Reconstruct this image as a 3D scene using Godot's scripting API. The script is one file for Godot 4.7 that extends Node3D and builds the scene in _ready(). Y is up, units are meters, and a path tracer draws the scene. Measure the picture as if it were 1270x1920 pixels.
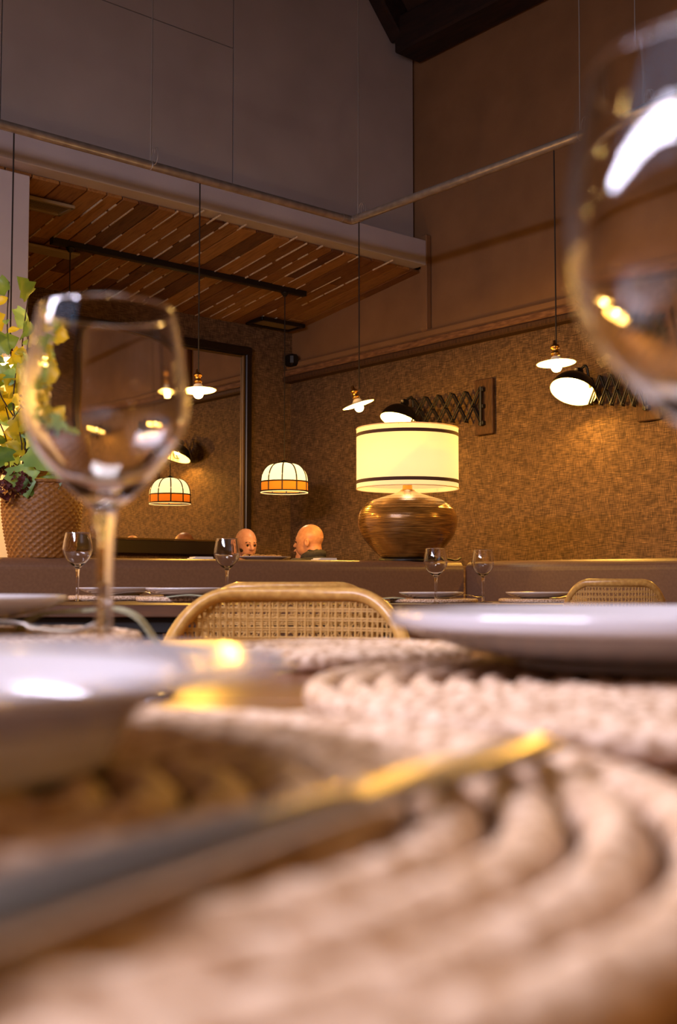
extends Node3D
# A restaurant dining room seen from a table top: laid tables, leather benches, lamps, a lean-to back room.
# World: y up, camera near the origin looking along -Z. The room's walls stand turned by YAW about y.

const YAW := 0.70337          # 40.3 degrees
const EYE := 0.82

var M := {}                   # materials
var taken := {}
var rng := RandomNumberGenerator.new()


class MB:
	var v := PackedVector3Array()
	var i := PackedInt32Array()

	func tri(a: Vector3, b: Vector3, c: Vector3) -> void:
		var k := v.size()
		v.append(a); v.append(b); v.append(c)
		i.append(k); i.append(k + 1); i.append(k + 2)

	func quad(a: Vector3, b: Vector3, c: Vector3, d: Vector3) -> void:
		tri(a, b, c)
		tri(a, c, d)

	func tri_out(a: Vector3, b: Vector3, c: Vector3, o: Vector3) -> void:
		# clockwise seen from outside the convex body around o
		if (c - a).cross(b - a).dot((a + b + c) / 3.0 - o) < 0.0:
			tri(a, c, b)
		else:
			tri(a, b, c)

	func quad_out(a: Vector3, b: Vector3, c: Vector3, d: Vector3, o: Vector3) -> void:
		tri_out(a, b, c, o)
		tri_out(a, c, d, o)

	func box(c: Vector3, s: Vector3, bev := 0.0, xf := Transform3D()) -> MB:
		var h := s / 2.0
		var b: float = minf(bev, minf(h.x, minf(h.y, h.z)) * 0.98)
		var o := xf * c
		if b <= 0.0:
			for ax in 3:
				for sg in [-1.0, 1.0]:
					var p := []
					for q in [[-1, -1], [1, -1], [1, 1], [-1, 1]]:
						var w := Vector3()
						w[ax] = sg * h[ax]
						w[(ax + 1) % 3] = q[0] * h[(ax + 1) % 3]
						w[(ax + 2) % 3] = q[1] * h[(ax + 2) % 3]
						p.append(xf * (c + w))
					quad_out(p[0], p[1], p[2], p[3], o)
			return self
		for ax in 3:
			var a1 := (ax + 1) % 3
			var a2 := (ax + 2) % 3
			for sg in [-1.0, 1.0]:
				var p := []
				for q in [[-1, -1], [1, -1], [1, 1], [-1, 1]]:
					var w := Vector3()
					w[ax] = sg * h[ax]
					w[a1] = q[0] * (h[a1] - b)
					w[a2] = q[1] * (h[a2] - b)
					p.append(xf * (c + w))
				quad_out(p[0], p[1], p[2], p[3], o)
			for s1 in [-1.0, 1.0]:
				for s2 in [-1.0, 1.0]:
					var e := []
					for q in [[0, -1], [0, 1], [1, 1], [1, -1]]:
						var w := Vector3()
						w[ax] = q[1] * (h[ax] - b)
						w[a1] = s1 * (h[a1] - (b if q[0] == 1 else 0.0))
						w[a2] = s2 * (h[a2] - (b if q[0] == 0 else 0.0))
						e.append(xf * (c + w))
					quad_out(e[0], e[1], e[2], e[3], o)
		for sx in [-1.0, 1.0]:
			for sy in [-1.0, 1.0]:
				for sz in [-1.0, 1.0]:
					var g := Vector3(sx, sy, sz)
					var k := []
					for ax in 3:
						var w := Vector3()
						for j in 3:
							w[j] = g[j] * (h[j] - (0.0 if j == ax else b))
						k.append(xf * (c + w))
					tri_out(k[0], k[1], k[2], o)
		return self

	# rows of points; smooth; outward is to the right-hand side fixed by flip
	func grid(rows: Array, wrap_c := false, wrap_r := false, flip := false) -> MB:
		var k := v.size()
		var nr := rows.size()
		var nc: int = rows[0].size()
		for r in rows:
			v.append_array(r)
		for r in (nr if wrap_r else nr - 1):
			for c in (nc if wrap_c else nc - 1):
				var a: int = k + r * nc + c
				var b: int = k + r * nc + (c + 1) % nc
				var d: int = k + ((r + 1) % nr) * nc + c
				var e: int = k + ((r + 1) % nr) * nc + (c + 1) % nc
				if flip:
					i.append_array(PackedInt32Array([a, d, b, b, d, e]))
				else:
					i.append_array(PackedInt32Array([a, b, d, b, e, d]))
		return self

	# surface of revolution round y: profile of (radius, height) going up the outside, so that the outside faces out
	func lathe(prof: Array, segs := 48, xf := Transform3D()) -> MB:
		var rows := []
		for p in prof:
			var row := PackedVector3Array()
			for s in segs:
				var t := TAU * s / segs
				row.append(xf * Vector3(p.x * cos(t), p.y, p.x * sin(t)))
			rows.append(row)
		return grid(rows, true, false, false)

	func tube(path: Array, rad: Variant, sides := 8, closed := false, squash := 1.0, cap := true) -> MB:
		var n := path.size()
		var rows := []
		var up := Vector3.UP
		for q in n:
			var p: Vector3 = path[q]
			var a: Vector3 = path[(q - 1 + n) % n] if closed or q > 0 else p
			var b: Vector3 = path[(q + 1) % n] if closed or q < n - 1 else p
			var t := (b - a).normalized()
			var ref := up if absf(t.dot(up)) < 0.95 else Vector3.RIGHT
			var x := t.cross(ref).normalized()
			var y := x.cross(t).normalized()
			var r: float = rad[q] if rad is Array else rad
			var row := PackedVector3Array()
			for s in sides:
				var ang := TAU * s / sides
				row.append(p + x * cos(ang) * r + y * sin(ang) * r * squash)
			rows.append(row)
		grid(rows, true, closed, true)
		if cap and not closed:
			for e in [0, n - 1]:
				var o: Vector3 = path[e]
				var inner: Vector3 = path[1] if e == 0 else path[n - 2]
				for s in sides:
					tri_out(rows[e][s], rows[e][(s + 1) % sides], o, inner)
		return self

	# polygon outline (x, y) in a plane, extruded along z from z0 to z1
	func prism(poly: PackedVector2Array, z0: float, z1: float, xf := Transform3D()) -> MB:
		var ids := Geometry2D.triangulate_polygon(poly)
		for q in range(0, ids.size(), 3):
			for z in [z0, z1]:
				var a := xf * Vector3(poly[ids[q]].x, poly[ids[q]].y, z)
				var b := xf * Vector3(poly[ids[q + 1]].x, poly[ids[q + 1]].y, z)
				var c := xf * Vector3(poly[ids[q + 2]].x, poly[ids[q + 2]].y, z)
				var out := xf.basis * Vector3(0, 0, 1 if z == z1 else -1) * signf(z1 - z0)
				if (c - a).cross(b - a).dot(out) < 0:
					tri(a, c, b)
				else:
					tri(a, b, c)
		var ccw := not Geometry2D.is_polygon_clockwise(poly)
		for q in poly.size():
			var p := poly[q]
			var w := poly[(q + 1) % poly.size()]
			var nrm := Vector2(w.y - p.y, p.x - w.x) * (1.0 if ccw else -1.0)
			var a := xf * Vector3(p.x, p.y, z0)
			var b := xf * Vector3(w.x, w.y, z0)
			var c := xf * Vector3(w.x, w.y, z1)
			var d := xf * Vector3(p.x, p.y, z1)
			if (c - a).cross(b - a).dot(xf.basis * Vector3(nrm.x, nrm.y, 0)) < 0:
				quad(a, d, c, b)
			else:
				quad(a, b, c, d)
		return self

	func mesh() -> ArrayMesh:
		var n := PackedVector3Array()
		n.resize(v.size())
		for q in range(0, i.size(), 3):
			var a := v[i[q]]
			var f := (v[i[q + 2]] - a).cross(v[i[q + 1]] - a)
			n[i[q]] += f
			n[i[q + 1]] += f
			n[i[q + 2]] += f
		for q in n.size():
			n[q] = n[q].normalized() if n[q].length_squared() > 1e-24 else Vector3.UP
		var arr := []
		arr.resize(Mesh.ARRAY_MAX)
		arr[Mesh.ARRAY_VERTEX] = v
		arr[Mesh.ARRAY_NORMAL] = n
		arr[Mesh.ARRAY_INDEX] = i
		var m := ArrayMesh.new()
		m.add_surface_from_arrays(Mesh.PRIMITIVE_TRIANGLES, arr)
		return m


# ---------------------------------------------------------------- scene helpers
func at_room(u: float, y: float, a: float) -> Vector3:
	return Vector3(u * cos(YAW) - a * sin(YAW), y, -u * sin(YAW) - a * cos(YAW))

func numbered(called: String) -> String:
	var k: int = taken.get(called, 0)
	taken[called] = k + 1
	return called if k == 0 else "%s_%03d" % [called, k]

func thing(called: String, label: String, category: String, at := Vector3.ZERO, turn := 0.0, group := "") -> Node3D:
	var o := Node3D.new()
	o.name = numbered(called)
	add_child(o)
	o.position = at
	o.rotation.y = turn
	tag(o, label, category, group)
	return o

func tag(o: Node, label: String, category: String, group := "") -> void:
	o.set_meta("label", label)
	o.set_meta("category", category)
	if group != "":
		o.set_meta("group", group)

func part(called: String, shape: Variant, m: Material, parent: Node) -> MeshInstance3D:
	var o := MeshInstance3D.new()
	o.name = called
	o.mesh = shape.mesh() if shape is MB else shape
	o.material_override = m
	parent.add_child(o, true)
	return o

func struct(called: String, shape: Variant, m: Material, label := "", turned := true) -> Node3D:
	var o: Node3D
	if shape == null:
		o = Node3D.new()
	else:
		o = MeshInstance3D.new()
		o.mesh = shape.mesh() if shape is MB else shape
		o.material_override = m
	o.name = numbered(called)
	add_child(o)
	if turned:
		o.rotation.y = YAW
	o.set_meta("kind", "structure")
	if label != "":
		o.set_meta("label", label)
		o.set_meta("category", called.split("_")[0])
	return o

func copy(o: Node3D, label: String, at: Vector3, turn: float) -> Node3D:
	var base := String(o.name)
	var c: Node3D = o.duplicate()
	c.name = numbered(base)
	add_child(c)
	c.position = at
	c.rotation.y = turn
	if label != "":
		c.set_meta("label", label)
	return c

func omni(parent: Node3D, at: Vector3, e: float, c: Color, size := 0.03) -> void:
	var l := OmniLight3D.new()
	l.name = "bulb_light"
	l.light_energy = e
	l.light_color = c
	l.light_size = size
	l.omni_range = 20.0
	l.omni_attenuation = 2.0
	l.shadow_enabled = true
	parent.add_child(l, true)
	l.position = at

func mat(c: Color, rough := 0.8, metal := 0.0) -> StandardMaterial3D:
	var m := StandardMaterial3D.new()
	m.albedo_color = c
	m.roughness = rough
	m.metallic = metal
	return m

func noise_tex(freq: float, ramp: Array, w := 512, h := 512, oct := 4, sd := 1) -> NoiseTexture2D:
	var f := FastNoiseLite.new()
	f.seed = sd
	f.frequency = freq
	f.fractal_octaves = oct
	var t := NoiseTexture2D.new()
	t.width = w
	t.height = h
	t.seamless = true
	t.noise = f
	var g := Gradient.new()
	var offs := PackedFloat32Array()
	var cols := PackedColorArray()
	for k in ramp.size():
		offs.append(float(k) / (ramp.size() - 1))
		cols.append(ramp[k])
	g.offsets = offs
	g.colors = cols
	t.color_ramp = g
	return t

func tri_mat(tex: Texture2D, scale: Vector3, rough := 0.8) -> StandardMaterial3D:
	var m := StandardMaterial3D.new()
	m.albedo_texture = tex
	m.roughness = rough
	m.uv1_triplanar = true
	m.uv1_scale = scale
	m.uv1_triplanar_sharpness = 4.0
	return m

func weave_image(n: int, dark: Color, light: Color, sd: int) -> ImageTexture:
	# slubby grasscloth: streaks both ways, computed thread by thread
	var f := FastNoiseLite.new()
	f.frequency = 0.30
	f.fractal_octaves = 2
	f.seed = sd
	var across := f.get_seamless_image(n / 24, n)
	f.seed = sd + 1
	var upright := f.get_seamless_image(n, n / 18)
	f.frequency = 0.012
	f.fractal_octaves = 4
	f.seed = sd + 2
	var broad := f.get_seamless_image(n, n)
	across.resize(n, n, Image.INTERPOLATE_BILINEAR)
	upright.resize(n, n, Image.INTERPOLATE_BILINEAR)
	across.convert(Image.FORMAT_L8)
	upright.convert(Image.FORMAT_L8)
	broad.convert(Image.FORMAT_L8)
	var a := across.get_data()
	var b := upright.get_data()
	var c := broad.get_data()
	var out := PackedByteArray()
	out.resize(n * n * 3)
	var r := RandomNumberGenerator.new()
	r.seed = sd
	for q in n * n:
		var t := clampf((a[q] - 128) * 0.0058 + (b[q] - 128) * 0.0048 + (c[q] - 128) * 0.0016 + 0.42 + (r.randf() - 0.5) * 0.16, 0.0, 1.0)
		out[q * 3] = int(255.0 * lerpf(dark.r, light.r, t))
		out[q * 3 + 1] = int(255.0 * lerpf(dark.g, light.g, t))
		out[q * 3 + 2] = int(255.0 * lerpf(dark.b, light.b, t))
	return ImageTexture.create_from_image(Image.create_from_data(n, n, false, Image.FORMAT_RGB8, out))

func smooth_path(pts: Array, per := 8) -> Array:
	var out := []
	for k in pts.size() - 1:
		var p0: Vector3 = pts[max(k - 1, 0)]
		var p1: Vector3 = pts[k]
		var p2: Vector3 = pts[k + 1]
		var p3: Vector3 = pts[min(k + 2, pts.size() - 1)]
		for s in per:
			out.append(p1.cubic_interpolate(p2, p0, p3, float(s) / per))
	out.append(pts[-1])
	return out

func smooth_prof(pts: Array, per := 5) -> Array:
	var out := []
	for k in pts.size() - 1:
		var p0: Vector2 = pts[max(k - 1, 0)]
		var p1: Vector2 = pts[k]
		var p2: Vector2 = pts[k + 1]
		var p3: Vector2 = pts[min(k + 2, pts.size() - 1)]
		for s in per:
			var q := p1.cubic_interpolate(p2, p0, p3, float(s) / per)
			out.append(Vector2(maxf(q.x, 0.0), q.y))
	out.append(pts[-1])
	return out


# ---------------------------------------------------------------- _ready
func _ready() -> void:
	rng.seed = 7
	camera_and_light()
	materials()
	shell()
	lean_to()
	suspended_frame()
	ceiling_panel_lamp()
	benches()
	table_lamp()
	dome_lamp()
	scissor_lamps()
	near_table()
	far_tables()
	chairs()
	people()
	planter()
	small_things()


func camera_and_light() -> void:
	var cam := Camera3D.new()
	cam.name = "camera"
	var at := CameraAttributesPhysical.new()
	at.frustum_focal_length = 26.5
	at.exposure_aperture = 4.9
	at.frustum_focus_distance = 6.0
	at.frustum_near = 0.02
	at.frustum_far = 60.0
	cam.attributes = at
	cam.fov = 48.73
	cam.near = 0.02
	cam.far = 60.0
	add_child(cam)
	cam.position = Vector3(0, EYE, 0)
	cam.rotation.x = atan(132.0 / 2120.0)
	cam.current = true

	var env := Environment.new()
	env.background_mode = Environment.BG_COLOR
	env.background_color = Color(0.62, 0.70, 0.86)
	env.tonemap_mode = Environment.TONE_MAPPER_LINEAR
	env.tonemap_exposure = 1.28
	env.sdfgi_enabled = true
	env.ssao_enabled = true
	env.ssil_enabled = true
	var we := WorldEnvironment.new()
	we.name = "surroundings"
	we.environment = env
	add_child(we)

	# late daylight from the left, let in through an added, unseen glazed roof
	var day := AreaLight3D.new()
	day.name = "left_daylight"
	day.area_size = Vector2(3.0, 0.4)
	day.light_energy = 19.0
	day.light_color = Color(0.90, 0.88, 0.98)
	day.shadow_enabled = true
	day.area_range = 30.0
	add_child(day)
	day.transform = Transform3D(Basis(Vector3.UP, YAW), Vector3.ZERO) * Transform3D(Basis.looking_at(Vector3(0.507, -0.862, 0), Vector3(0.862, 0.507, 0)), Vector3(-2.02, 2.78, -1.75))

	# cool white light panel hung over the near table (its fitting is built in ceiling_panel_lamp)
	var over := AreaLight3D.new()
	over.name = "panel_light"
	over.area_size = Vector2(1.15, 0.55)
	over.light_energy = 1.8
	over.light_color = Color(1.0, 0.95, 0.97)
	over.shadow_enabled = true
	over.area_range = 30.0
	add_child(over)
	over.transform = Transform3D(Basis(Vector3.RIGHT, -PI / 2), Vector3(-0.15, 3.18, -0.75))


func ceiling_panel_lamp() -> void:
	var t := thing("panel_lamp", "flat white light panel hung on wires over the near table", "lamp", Vector3(-0.15, 3.2, -0.75))
	part("housing", MB.new().box(Vector3(0, 0.03, 0), Vector3(1.24, 0.05, 0.64), 0.006), M.black, t)
	part("diffuser", MB.new().box(Vector3(0, 0.001, 0), Vector3(1.18, 0.012, 0.58), 0.003), M.panel_glow, t)
	for x in [-0.5, 0.5]:
		part("wire", MB.new().tube([Vector3(x, 0.05, 0), Vector3(x, 3.99, 0)], 0.003, 6), M.wire, t)


func materials() -> void:
	M.wallpaper = tri_mat(weave_image(1024, Color(0.215, 0.145, 0.09), Color(0.58, 0.455, 0.335), 11), Vector3(0.85, 0.85, 0.85), 0.85)
	M.plaster = tri_mat(noise_tex(0.008, [Color(0.52, 0.38, 0.25), Color(0.58, 0.43, 0.29)], 512, 512, 5, 5), Vector3(0.5, 0.5, 0.5), 0.8)
	M.gable = tri_mat(noise_tex(0.006, [Color(0.68, 0.65, 0.65), Color(0.75, 0.72, 0.72)], 512, 512, 4, 6), Vector3(0.4, 0.4, 0.4), 0.8)
	M.groove = mat(Color(0.16, 0.12, 0.10), 0.9)
	M.beam = tri_mat(noise_tex(0.01, [Color(0.77, 0.75, 0.79), Color(0.82, 0.80, 0.83)], 256, 256, 3, 8), Vector3(0.6, 0.6, 0.6), 0.6)
	M.roof = tri_mat(noise_tex(0.02, [Color(0.20, 0.13, 0.09), Color(0.33, 0.22, 0.14)], 256, 256, 5, 9), Vector3(0.6, 0.6, 0.6), 0.9)
	M.old_beam = tri_mat(noise_tex(0.03, [Color(0.10, 0.055, 0.04), Color(0.22, 0.12, 0.08)], 256, 256, 5, 10), Vector3(2.0, 2.0, 0.35), 0.8)
	M.ledge = tri_mat(noise_tex(0.03, [Color(0.36, 0.23, 0.15), Color(0.62, 0.45, 0.31)], 512, 512, 5, 12), Vector3(2.5, 2.5, 0.5), 0.75)
	M.floor = tri_mat(noise_tex(0.01, [Color(0.26, 0.18, 0.13), Color(0.36, 0.26, 0.19)], 512, 512, 5, 13), Vector3(0.8, 0.8, 0.8), 0.55)
	var grain := [
		[Color(0.46, 0.30, 0.15), Color(0.62, 0.43, 0.23)], [Color(0.38, 0.23, 0.12), Color(0.54, 0.36, 0.19)],
		[Color(0.52, 0.35, 0.18), Color(0.68, 0.49, 0.27)], [Color(0.27, 0.15, 0.08), Color(0.44, 0.27, 0.15)],
		[Color(0.47, 0.31, 0.16), Color(0.58, 0.40, 0.22)]]
	M.planks = []
	for k in grain.size():
		M.planks.append(tri_mat(noise_tex(0.02, [grain[k][0], grain[k][1], grain[k][0].lerp(grain[k][1], 0.4)], 512, 512, 5, 20 + k), Vector3(3.0, 3.0, 0.35), 0.62))
	M.filler = tri_mat(noise_tex(0.05, [Color(0.70, 0.60, 0.46), Color(0.95, 0.90, 0.80)], 256, 256, 4, 30), Vector3(2, 2, 2), 0.8)
	M.black = mat(Color(0.06, 0.05, 0.05), 0.45)
	M.black_satin = mat(Color(0.05, 0.04, 0.04), 0.3)
	M.gloss_black = mat(Color(0.04, 0.03, 0.03), 0.18)
	M.steel_pipe = tri_mat(noise_tex(0.05, [Color(0.58, 0.54, 0.50), Color(0.74, 0.70, 0.66)], 256, 256, 4, 33), Vector3(1, 1, 1), 0.33)
	M.steel_pipe.metallic = 0.55
	M.wire = mat(Color(0.78, 0.76, 0.74), 0.35, 0.6)
	M.cord = mat(Color(0.12, 0.08, 0.06), 0.7)
	M.brass = mat(Color(0.80, 0.60, 0.30), 0.28, 1.0)
	M.enamel = mat(Color(0.93, 0.91, 0.87), 0.25)
	M.enamel.backlight_enabled = true
	M.enamel.backlight = Color(0.35, 0.33, 0.30)
	M.white_inside = mat(Color(0.95, 0.93, 0.88), 0.5)
	M.bulb = mat(Color(1, 0.95, 0.85), 0.3)
	M.bulb.emission_enabled = true
	M.bulb.emission = Color(1.0, 0.82, 0.50)
	M.bulb.emission_energy_multiplier = 16.0
	M.bulb_soft = mat(Color(1, 0.95, 0.85), 0.3)
	M.bulb_soft.emission_enabled = true
	M.bulb_soft.emission = Color(1.0, 0.90, 0.74)
	M.bulb_soft.emission_energy_multiplier = 4.0
	M.bulb_small = mat(Color(1, 0.95, 0.85), 0.3)
	M.bulb_small.emission_enabled = true
	M.bulb_small.emission = Color(1.0, 0.80, 0.46)
	M.bulb_small.emission_energy_multiplier = 55.0
	M.panel_glow = mat(Color(0.9, 0.9, 0.92), 0.5)
	M.panel_glow.emission_enabled = true
	M.panel_glow.emission = Color(0.93, 0.92, 1.0)
	M.panel_glow.emission_energy_multiplier = 3.0
	M.leather = tri_mat(noise_tex(0.05, [Color(0.42, 0.30, 0.22), Color(0.48, 0.35, 0.26)], 512, 512, 5, 40), Vector3(2, 2, 2), 0.42)
	M.mirror = mat(Color(0.92, 0.91, 0.89), 0.015, 1.0)
	M.gold_line = mat(Color(0.42, 0.32, 0.18), 0.45, 0.5)
	M.frame_dark = mat(Color(0.10, 0.06, 0.04), 0.35)
	M.vent = mat(Color(0.62, 0.55, 0.42), 0.6)
	M.shade = mat(Color(0.94, 0.88, 0.74), 0.9)
	M.shade.backlight_enabled = true
	M.shade.backlight = Color(0.98, 0.92, 0.78)
	M.amber = mat(Color(0.80, 0.50, 0.16), 0.9)
	M.amber.backlight_enabled = true
	M.amber.backlight = Color(0.70, 0.36, 0.08)
	M.trim_band = mat(Color(0.30, 0.19, 0.13), 0.85)
	M.bronze = tri_mat(noise_tex(0.04, [Color(0.20, 0.12, 0.045), Color(0.50, 0.34, 0.14), Color(0.66, 0.47, 0.21), Color(0.90, 0.68, 0.34)], 512, 512, 5, 50), Vector3(0.35, 11.0, 0.35), 0.26)
	M.bronze.metallic = 0.45
	M.bronze.clearcoat_enabled = true
	M.bronze.clearcoat = 0.6
	M.bronze.clearcoat_roughness = 0.12
	M.old_wood = tri_mat(noise_tex(0.04, [Color(0.20, 0.12, 0.07), Color(0.36, 0.23, 0.14)], 256, 256, 5, 51), Vector3(6, 1.2, 6), 0.7)
	M.glass = mat(Color(1, 1, 1, 0.0), 0.0)
	M.glass.transparency = BaseMaterial3D.TRANSPARENCY_ALPHA
	M.glass.refraction_enabled = true
	M.glass.refraction_scale = 0.05
	M.pane = mat(Color(1, 1, 1, 0.05), 0.02)
	M.pane.transparency = BaseMaterial3D.TRANSPARENCY_ALPHA
	M.porcelain = mat(Color(0.79, 0.77, 0.78), 0.12)
	M.porcelain.clearcoat_enabled = true
	M.porcelain.clearcoat = 0.5
	M.porcelain.clearcoat_roughness = 0.05
	M.rattan = tri_mat(noise_tex(0.03, [Color(0.40, 0.28, 0.17), Color(0.68, 0.54, 0.41), Color(0.90, 0.80, 0.70), Color(0.66, 0.52, 0.39)], 512, 512, 5, 60), Vector3(7, 7, 7), 0.6)
	M.rattan_gold = tri_mat(noise_tex(0.03, [Color(0.68, 0.49, 0.24), Color(0.84, 0.66, 0.36)], 256, 256, 5, 61), Vector3(6, 6, 6), 0.28)
	M.cane = mat(Color(0.74, 0.57, 0.30), 0.5)
	M.table_wood = tri_mat(noise_tex(0.02, [Color(0.36, 0.21, 0.11), Color(0.52, 0.33, 0.18)], 512, 512, 5, 62), Vector3(0.5, 3, 3), 0.3)
	M.table_dark = tri_mat(noise_tex(0.02, [Color(0.26, 0.16, 0.10), Color(0.38, 0.25, 0.15)], 512, 512, 5, 63), Vector3(0.5, 3, 3), 0.4)
	M.cutlery = mat(Color(0.78, 0.75, 0.71), 0.32, 1.0)
	M.napkin = tri_mat(weave_image(128, Color(0.55, 0.56, 0.46), Color(0.72, 0.72, 0.60), 71), Vector3(14, 14, 14), 0.9)
	M.white_cloth = mat(Color(0.88, 0.86, 0.82), 0.85)
	M.skin = tri_mat(noise_tex(0.03, [Color(0.78, 0.53, 0.42), Color(0.86, 0.63, 0.51)], 256, 256, 3, 72), Vector3(4, 4, 4), 0.42)
	M.jacket = tri_mat(weave_image(128, Color(0.17, 0.16, 0.18), Color(0.28, 0.27, 0.29), 73), Vector3(10, 10, 10), 0.85)
	M.shirt = mat(Color(0.28, 0.20, 0.18), 0.85)
	M.beard = mat(Color(0.20, 0.12, 0.08), 0.9)
	M.trousers = mat(Color(0.13, 0.13, 0.16), 0.9)
	M.eye = mat(Color(0.05, 0.04, 0.04), 0.2)
	M.leaf = mat(Color(0.47, 0.62, 0.36), 0.45)
	M.leaf_dark = mat(Color(0.30, 0.42, 0.16), 0.45)
	M.leaf_yellow = mat(Color(0.66, 0.62, 0.14), 0.45)
	for q in [M.leaf, M.leaf_dark, M.leaf_yellow]:
		q.backlight_enabled = true
		q.backlight = q.albedo_color.lightened(0.1)
	M.stem = mat(Color(0.22, 0.15, 0.09), 0.8)
	M.petal = mat(Color(0.30, 0.08, 0.07), 0.7)
	M.berry = mat(Color(0.06, 0.04, 0.05), 0.35)
	M.basket = tri_mat(noise_tex(0.05, [Color(0.42, 0.26, 0.10), Color(0.66, 0.45, 0.20)], 256, 256, 4, 80), Vector3(6, 6, 6), 0.55)
	M.soil = mat(Color(0.08, 0.06, 0.04), 0.95)
	M.bread = tri_mat(noise_tex(0.05, [Color(0.60, 0.38, 0.16), Color(0.86, 0.70, 0.42)], 128, 128, 4, 81), Vector3(14, 14, 14), 0.7)


# ---------------------------------------------------------------- room shell (local axes: x = u, z = -a)
func shell() -> void:
	struct("floor", MB.new().box(Vector3(0.6, -0.1, -1.5), Vector3(11.2, 0.2, 13.2)), M.floor)
	# right wall: woven covering below the ledge, plaster above
	var wr := struct("wall_right", null, null)
	part("wall_covering", MB.new().box(Vector3(6.1, 1.28, -1.4), Vector3(0.2, 2.56, 12.9)), M.wallpaper, wr)
	part("plaster", MB.new().box(Vector3(6.115, 3.9, -1.4), Vector3(0.2, 2.7, 12.9)), M.plaster, wr)
	# ledge: reclaimed timber with a plaster lip
	var lg := struct("trim_1", null, null)
	part("timber", MB.new().box(Vector3(5.965, 2.572, -1.4), Vector3(0.11, 0.05, 12.7), 0.012), M.old_wood, lg)
	part("timber", MB.new().box(Vector3(5.97, 2.626, -1.4), Vector3(0.10, 0.054, 12.7), 0.01), M.ledge, lg)
	part("plaster_lip", MB.new().box(Vector3(5.99, 2.692, -1.4), Vector3(0.07, 0.075, 12.7), 0.02), M.plaster, lg)
	# boxed conduit beside the beam's end
	struct("trim_2", MB.new().box(Vector3(5.985, 3.09, -6.03), Vector3(0.055, 0.74, 0.065), 0.008), M.plaster)
	# gable wall over the beam, clad in large boards with open joints
	var wg := struct("wall_gable", MB.new().box(Vector3(0.75, 5.3, -6.36), Vector3(10.7, 3.8, 0.24)), M.groove)
	var yj := 4.447
	for r in [[-4.6, 2.648, 3.4, 7.2], [2.656, 4.291, 3.4, yj - 0.004], [2.656, 4.291, yj + 0.004, 7.2], [4.299, 5.99, 3.4, 7.2]]:
		part("panel", MB.new().box(Vector3((r[0] + r[1]) / 2, (r[2] + r[3]) / 2, -6.205), Vector3(r[1] - r[0], r[3] - r[2], 0.07)), M.gable, wg)
	# beam over the opening
	struct("trim_3", MB.new().box(Vector3(0.66, 3.313, -6.10), Vector3(10.6, 0.19, 0.20), 0.004), M.beam)
	# pillar under the beam and the wall left of the opening
	struct("wall_pillar", MB.new().box(Vector3(2.36, 1.6, -6.22), Vector3(0.9, 3.18, 0.24), 0.004), M.beam)
	struct("wall_partition", MB.new().box(Vector3(-1.3, 1.6, -6.30), Vector3(6.5, 3.18, 0.2)), M.gable)
	# unseen left side: glazed lean-to added for the daylight, rising to the upper wall
	struct("wall_left", MB.new().box(Vector3(-3.3, 1.1, -0.6), Vector3(0.2, 2.2, 12.9)), M.plaster)
	struct("wall_left_upper", MB.new().box(Vector3(-0.8, 5.4, -0.6), Vector3(0.2, 3.7, 12.9)), M.plaster)
	struct("wall_left_end", MB.new().box(Vector3(-2.2, 1.8, -5.7), Vector3(2.6, 3.6, 0.2)), M.plaster)
	var wn := struct("added_window_1", null, null)
	var gl := Transform3D(Basis(Vector3(0, 0, 1), 0.531), Vector3(-2.05, 2.875, 0))
	for k in 4:
		part("glazing_bar", MB.new().box(Vector3(0, 0.03, -0.1 - k * 1.1), Vector3(2.75, 0.08, 0.06), 0.005, gl), M.black, wn)
	for k in 3:
		part("pane", MB.new().box(Vector3(0, 0.06, -0.65 - k * 1.1), Vector3(1.1, 0.006, 1.04), 0.0, gl), M.pane, wn)
	for x in [-0.985, 0.985]:
		part("roof_panel", MB.new().box(Vector3(x, 0.05, -1.75), Vector3(0.83, 0.1, 3.3), 0.0, gl), M.plaster, wn)
	for z in [[-0.1, 5.0], [-5.85, -3.4]]:
		part("roof_panel", MB.new().box(Vector3(0, 0.05, (z[0] + z[1]) / 2), Vector3(2.8, 0.1, z[1] - z[0]), 0.0, gl), M.plaster, wn)
	struct("wall_front", MB.new().box(Vector3(0.7, 3.6, 5.0), Vector3(10.8, 7.2, 0.2)), M.plaster)
	# roof: steep slope rising from the right wall, flat above
	struct("ceiling", MB.new().box(Vector3(-0.35, 7.3, -0.6), Vector3(8.7, 0.2, 12.9)), M.roof)
	var sl := Transform3D(Basis(Vector3(0, 0, 1), -0.849), Vector3(4.93, 6.17, -0.6))
	struct("roof_slope", MB.new().box(Vector3(0, 0.06, 0), Vector3(3.35, 0.12, 12.9), 0.0, sl), M.roof)
	var rb := thing("roof_beam", "dark old timber wall plate under the sloping roof", "beam", at_room(5.86, 4.83, 0.6), YAW)
	part("timber", MB.new().box(Vector3(0, 0.14, 0), Vector3(0.27, 0.28, 11.0), 0.015), M.old_beam, rb)
	var rf := thing("roof_rafter", "dark sloping rafter against the gable wall", "rafter", at_room(5.72, 5.12, 6.10), YAW)
	part("timber", MB.new().box(Vector3(0, 0, 0), Vector3(2.9, 0.2, 0.13), 0.01, Transform3D(Basis(Vector3(0, 0, 1), -0.849), Vector3(-0.85, 0.97, 0))), M.old_beam, rf)


# ---------------------------------------------------------------- lean-to room behind the beam
func ceiling_y(a: float) -> float:
	return 3.19 - 0.1235 * (a - 6.172)

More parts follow.
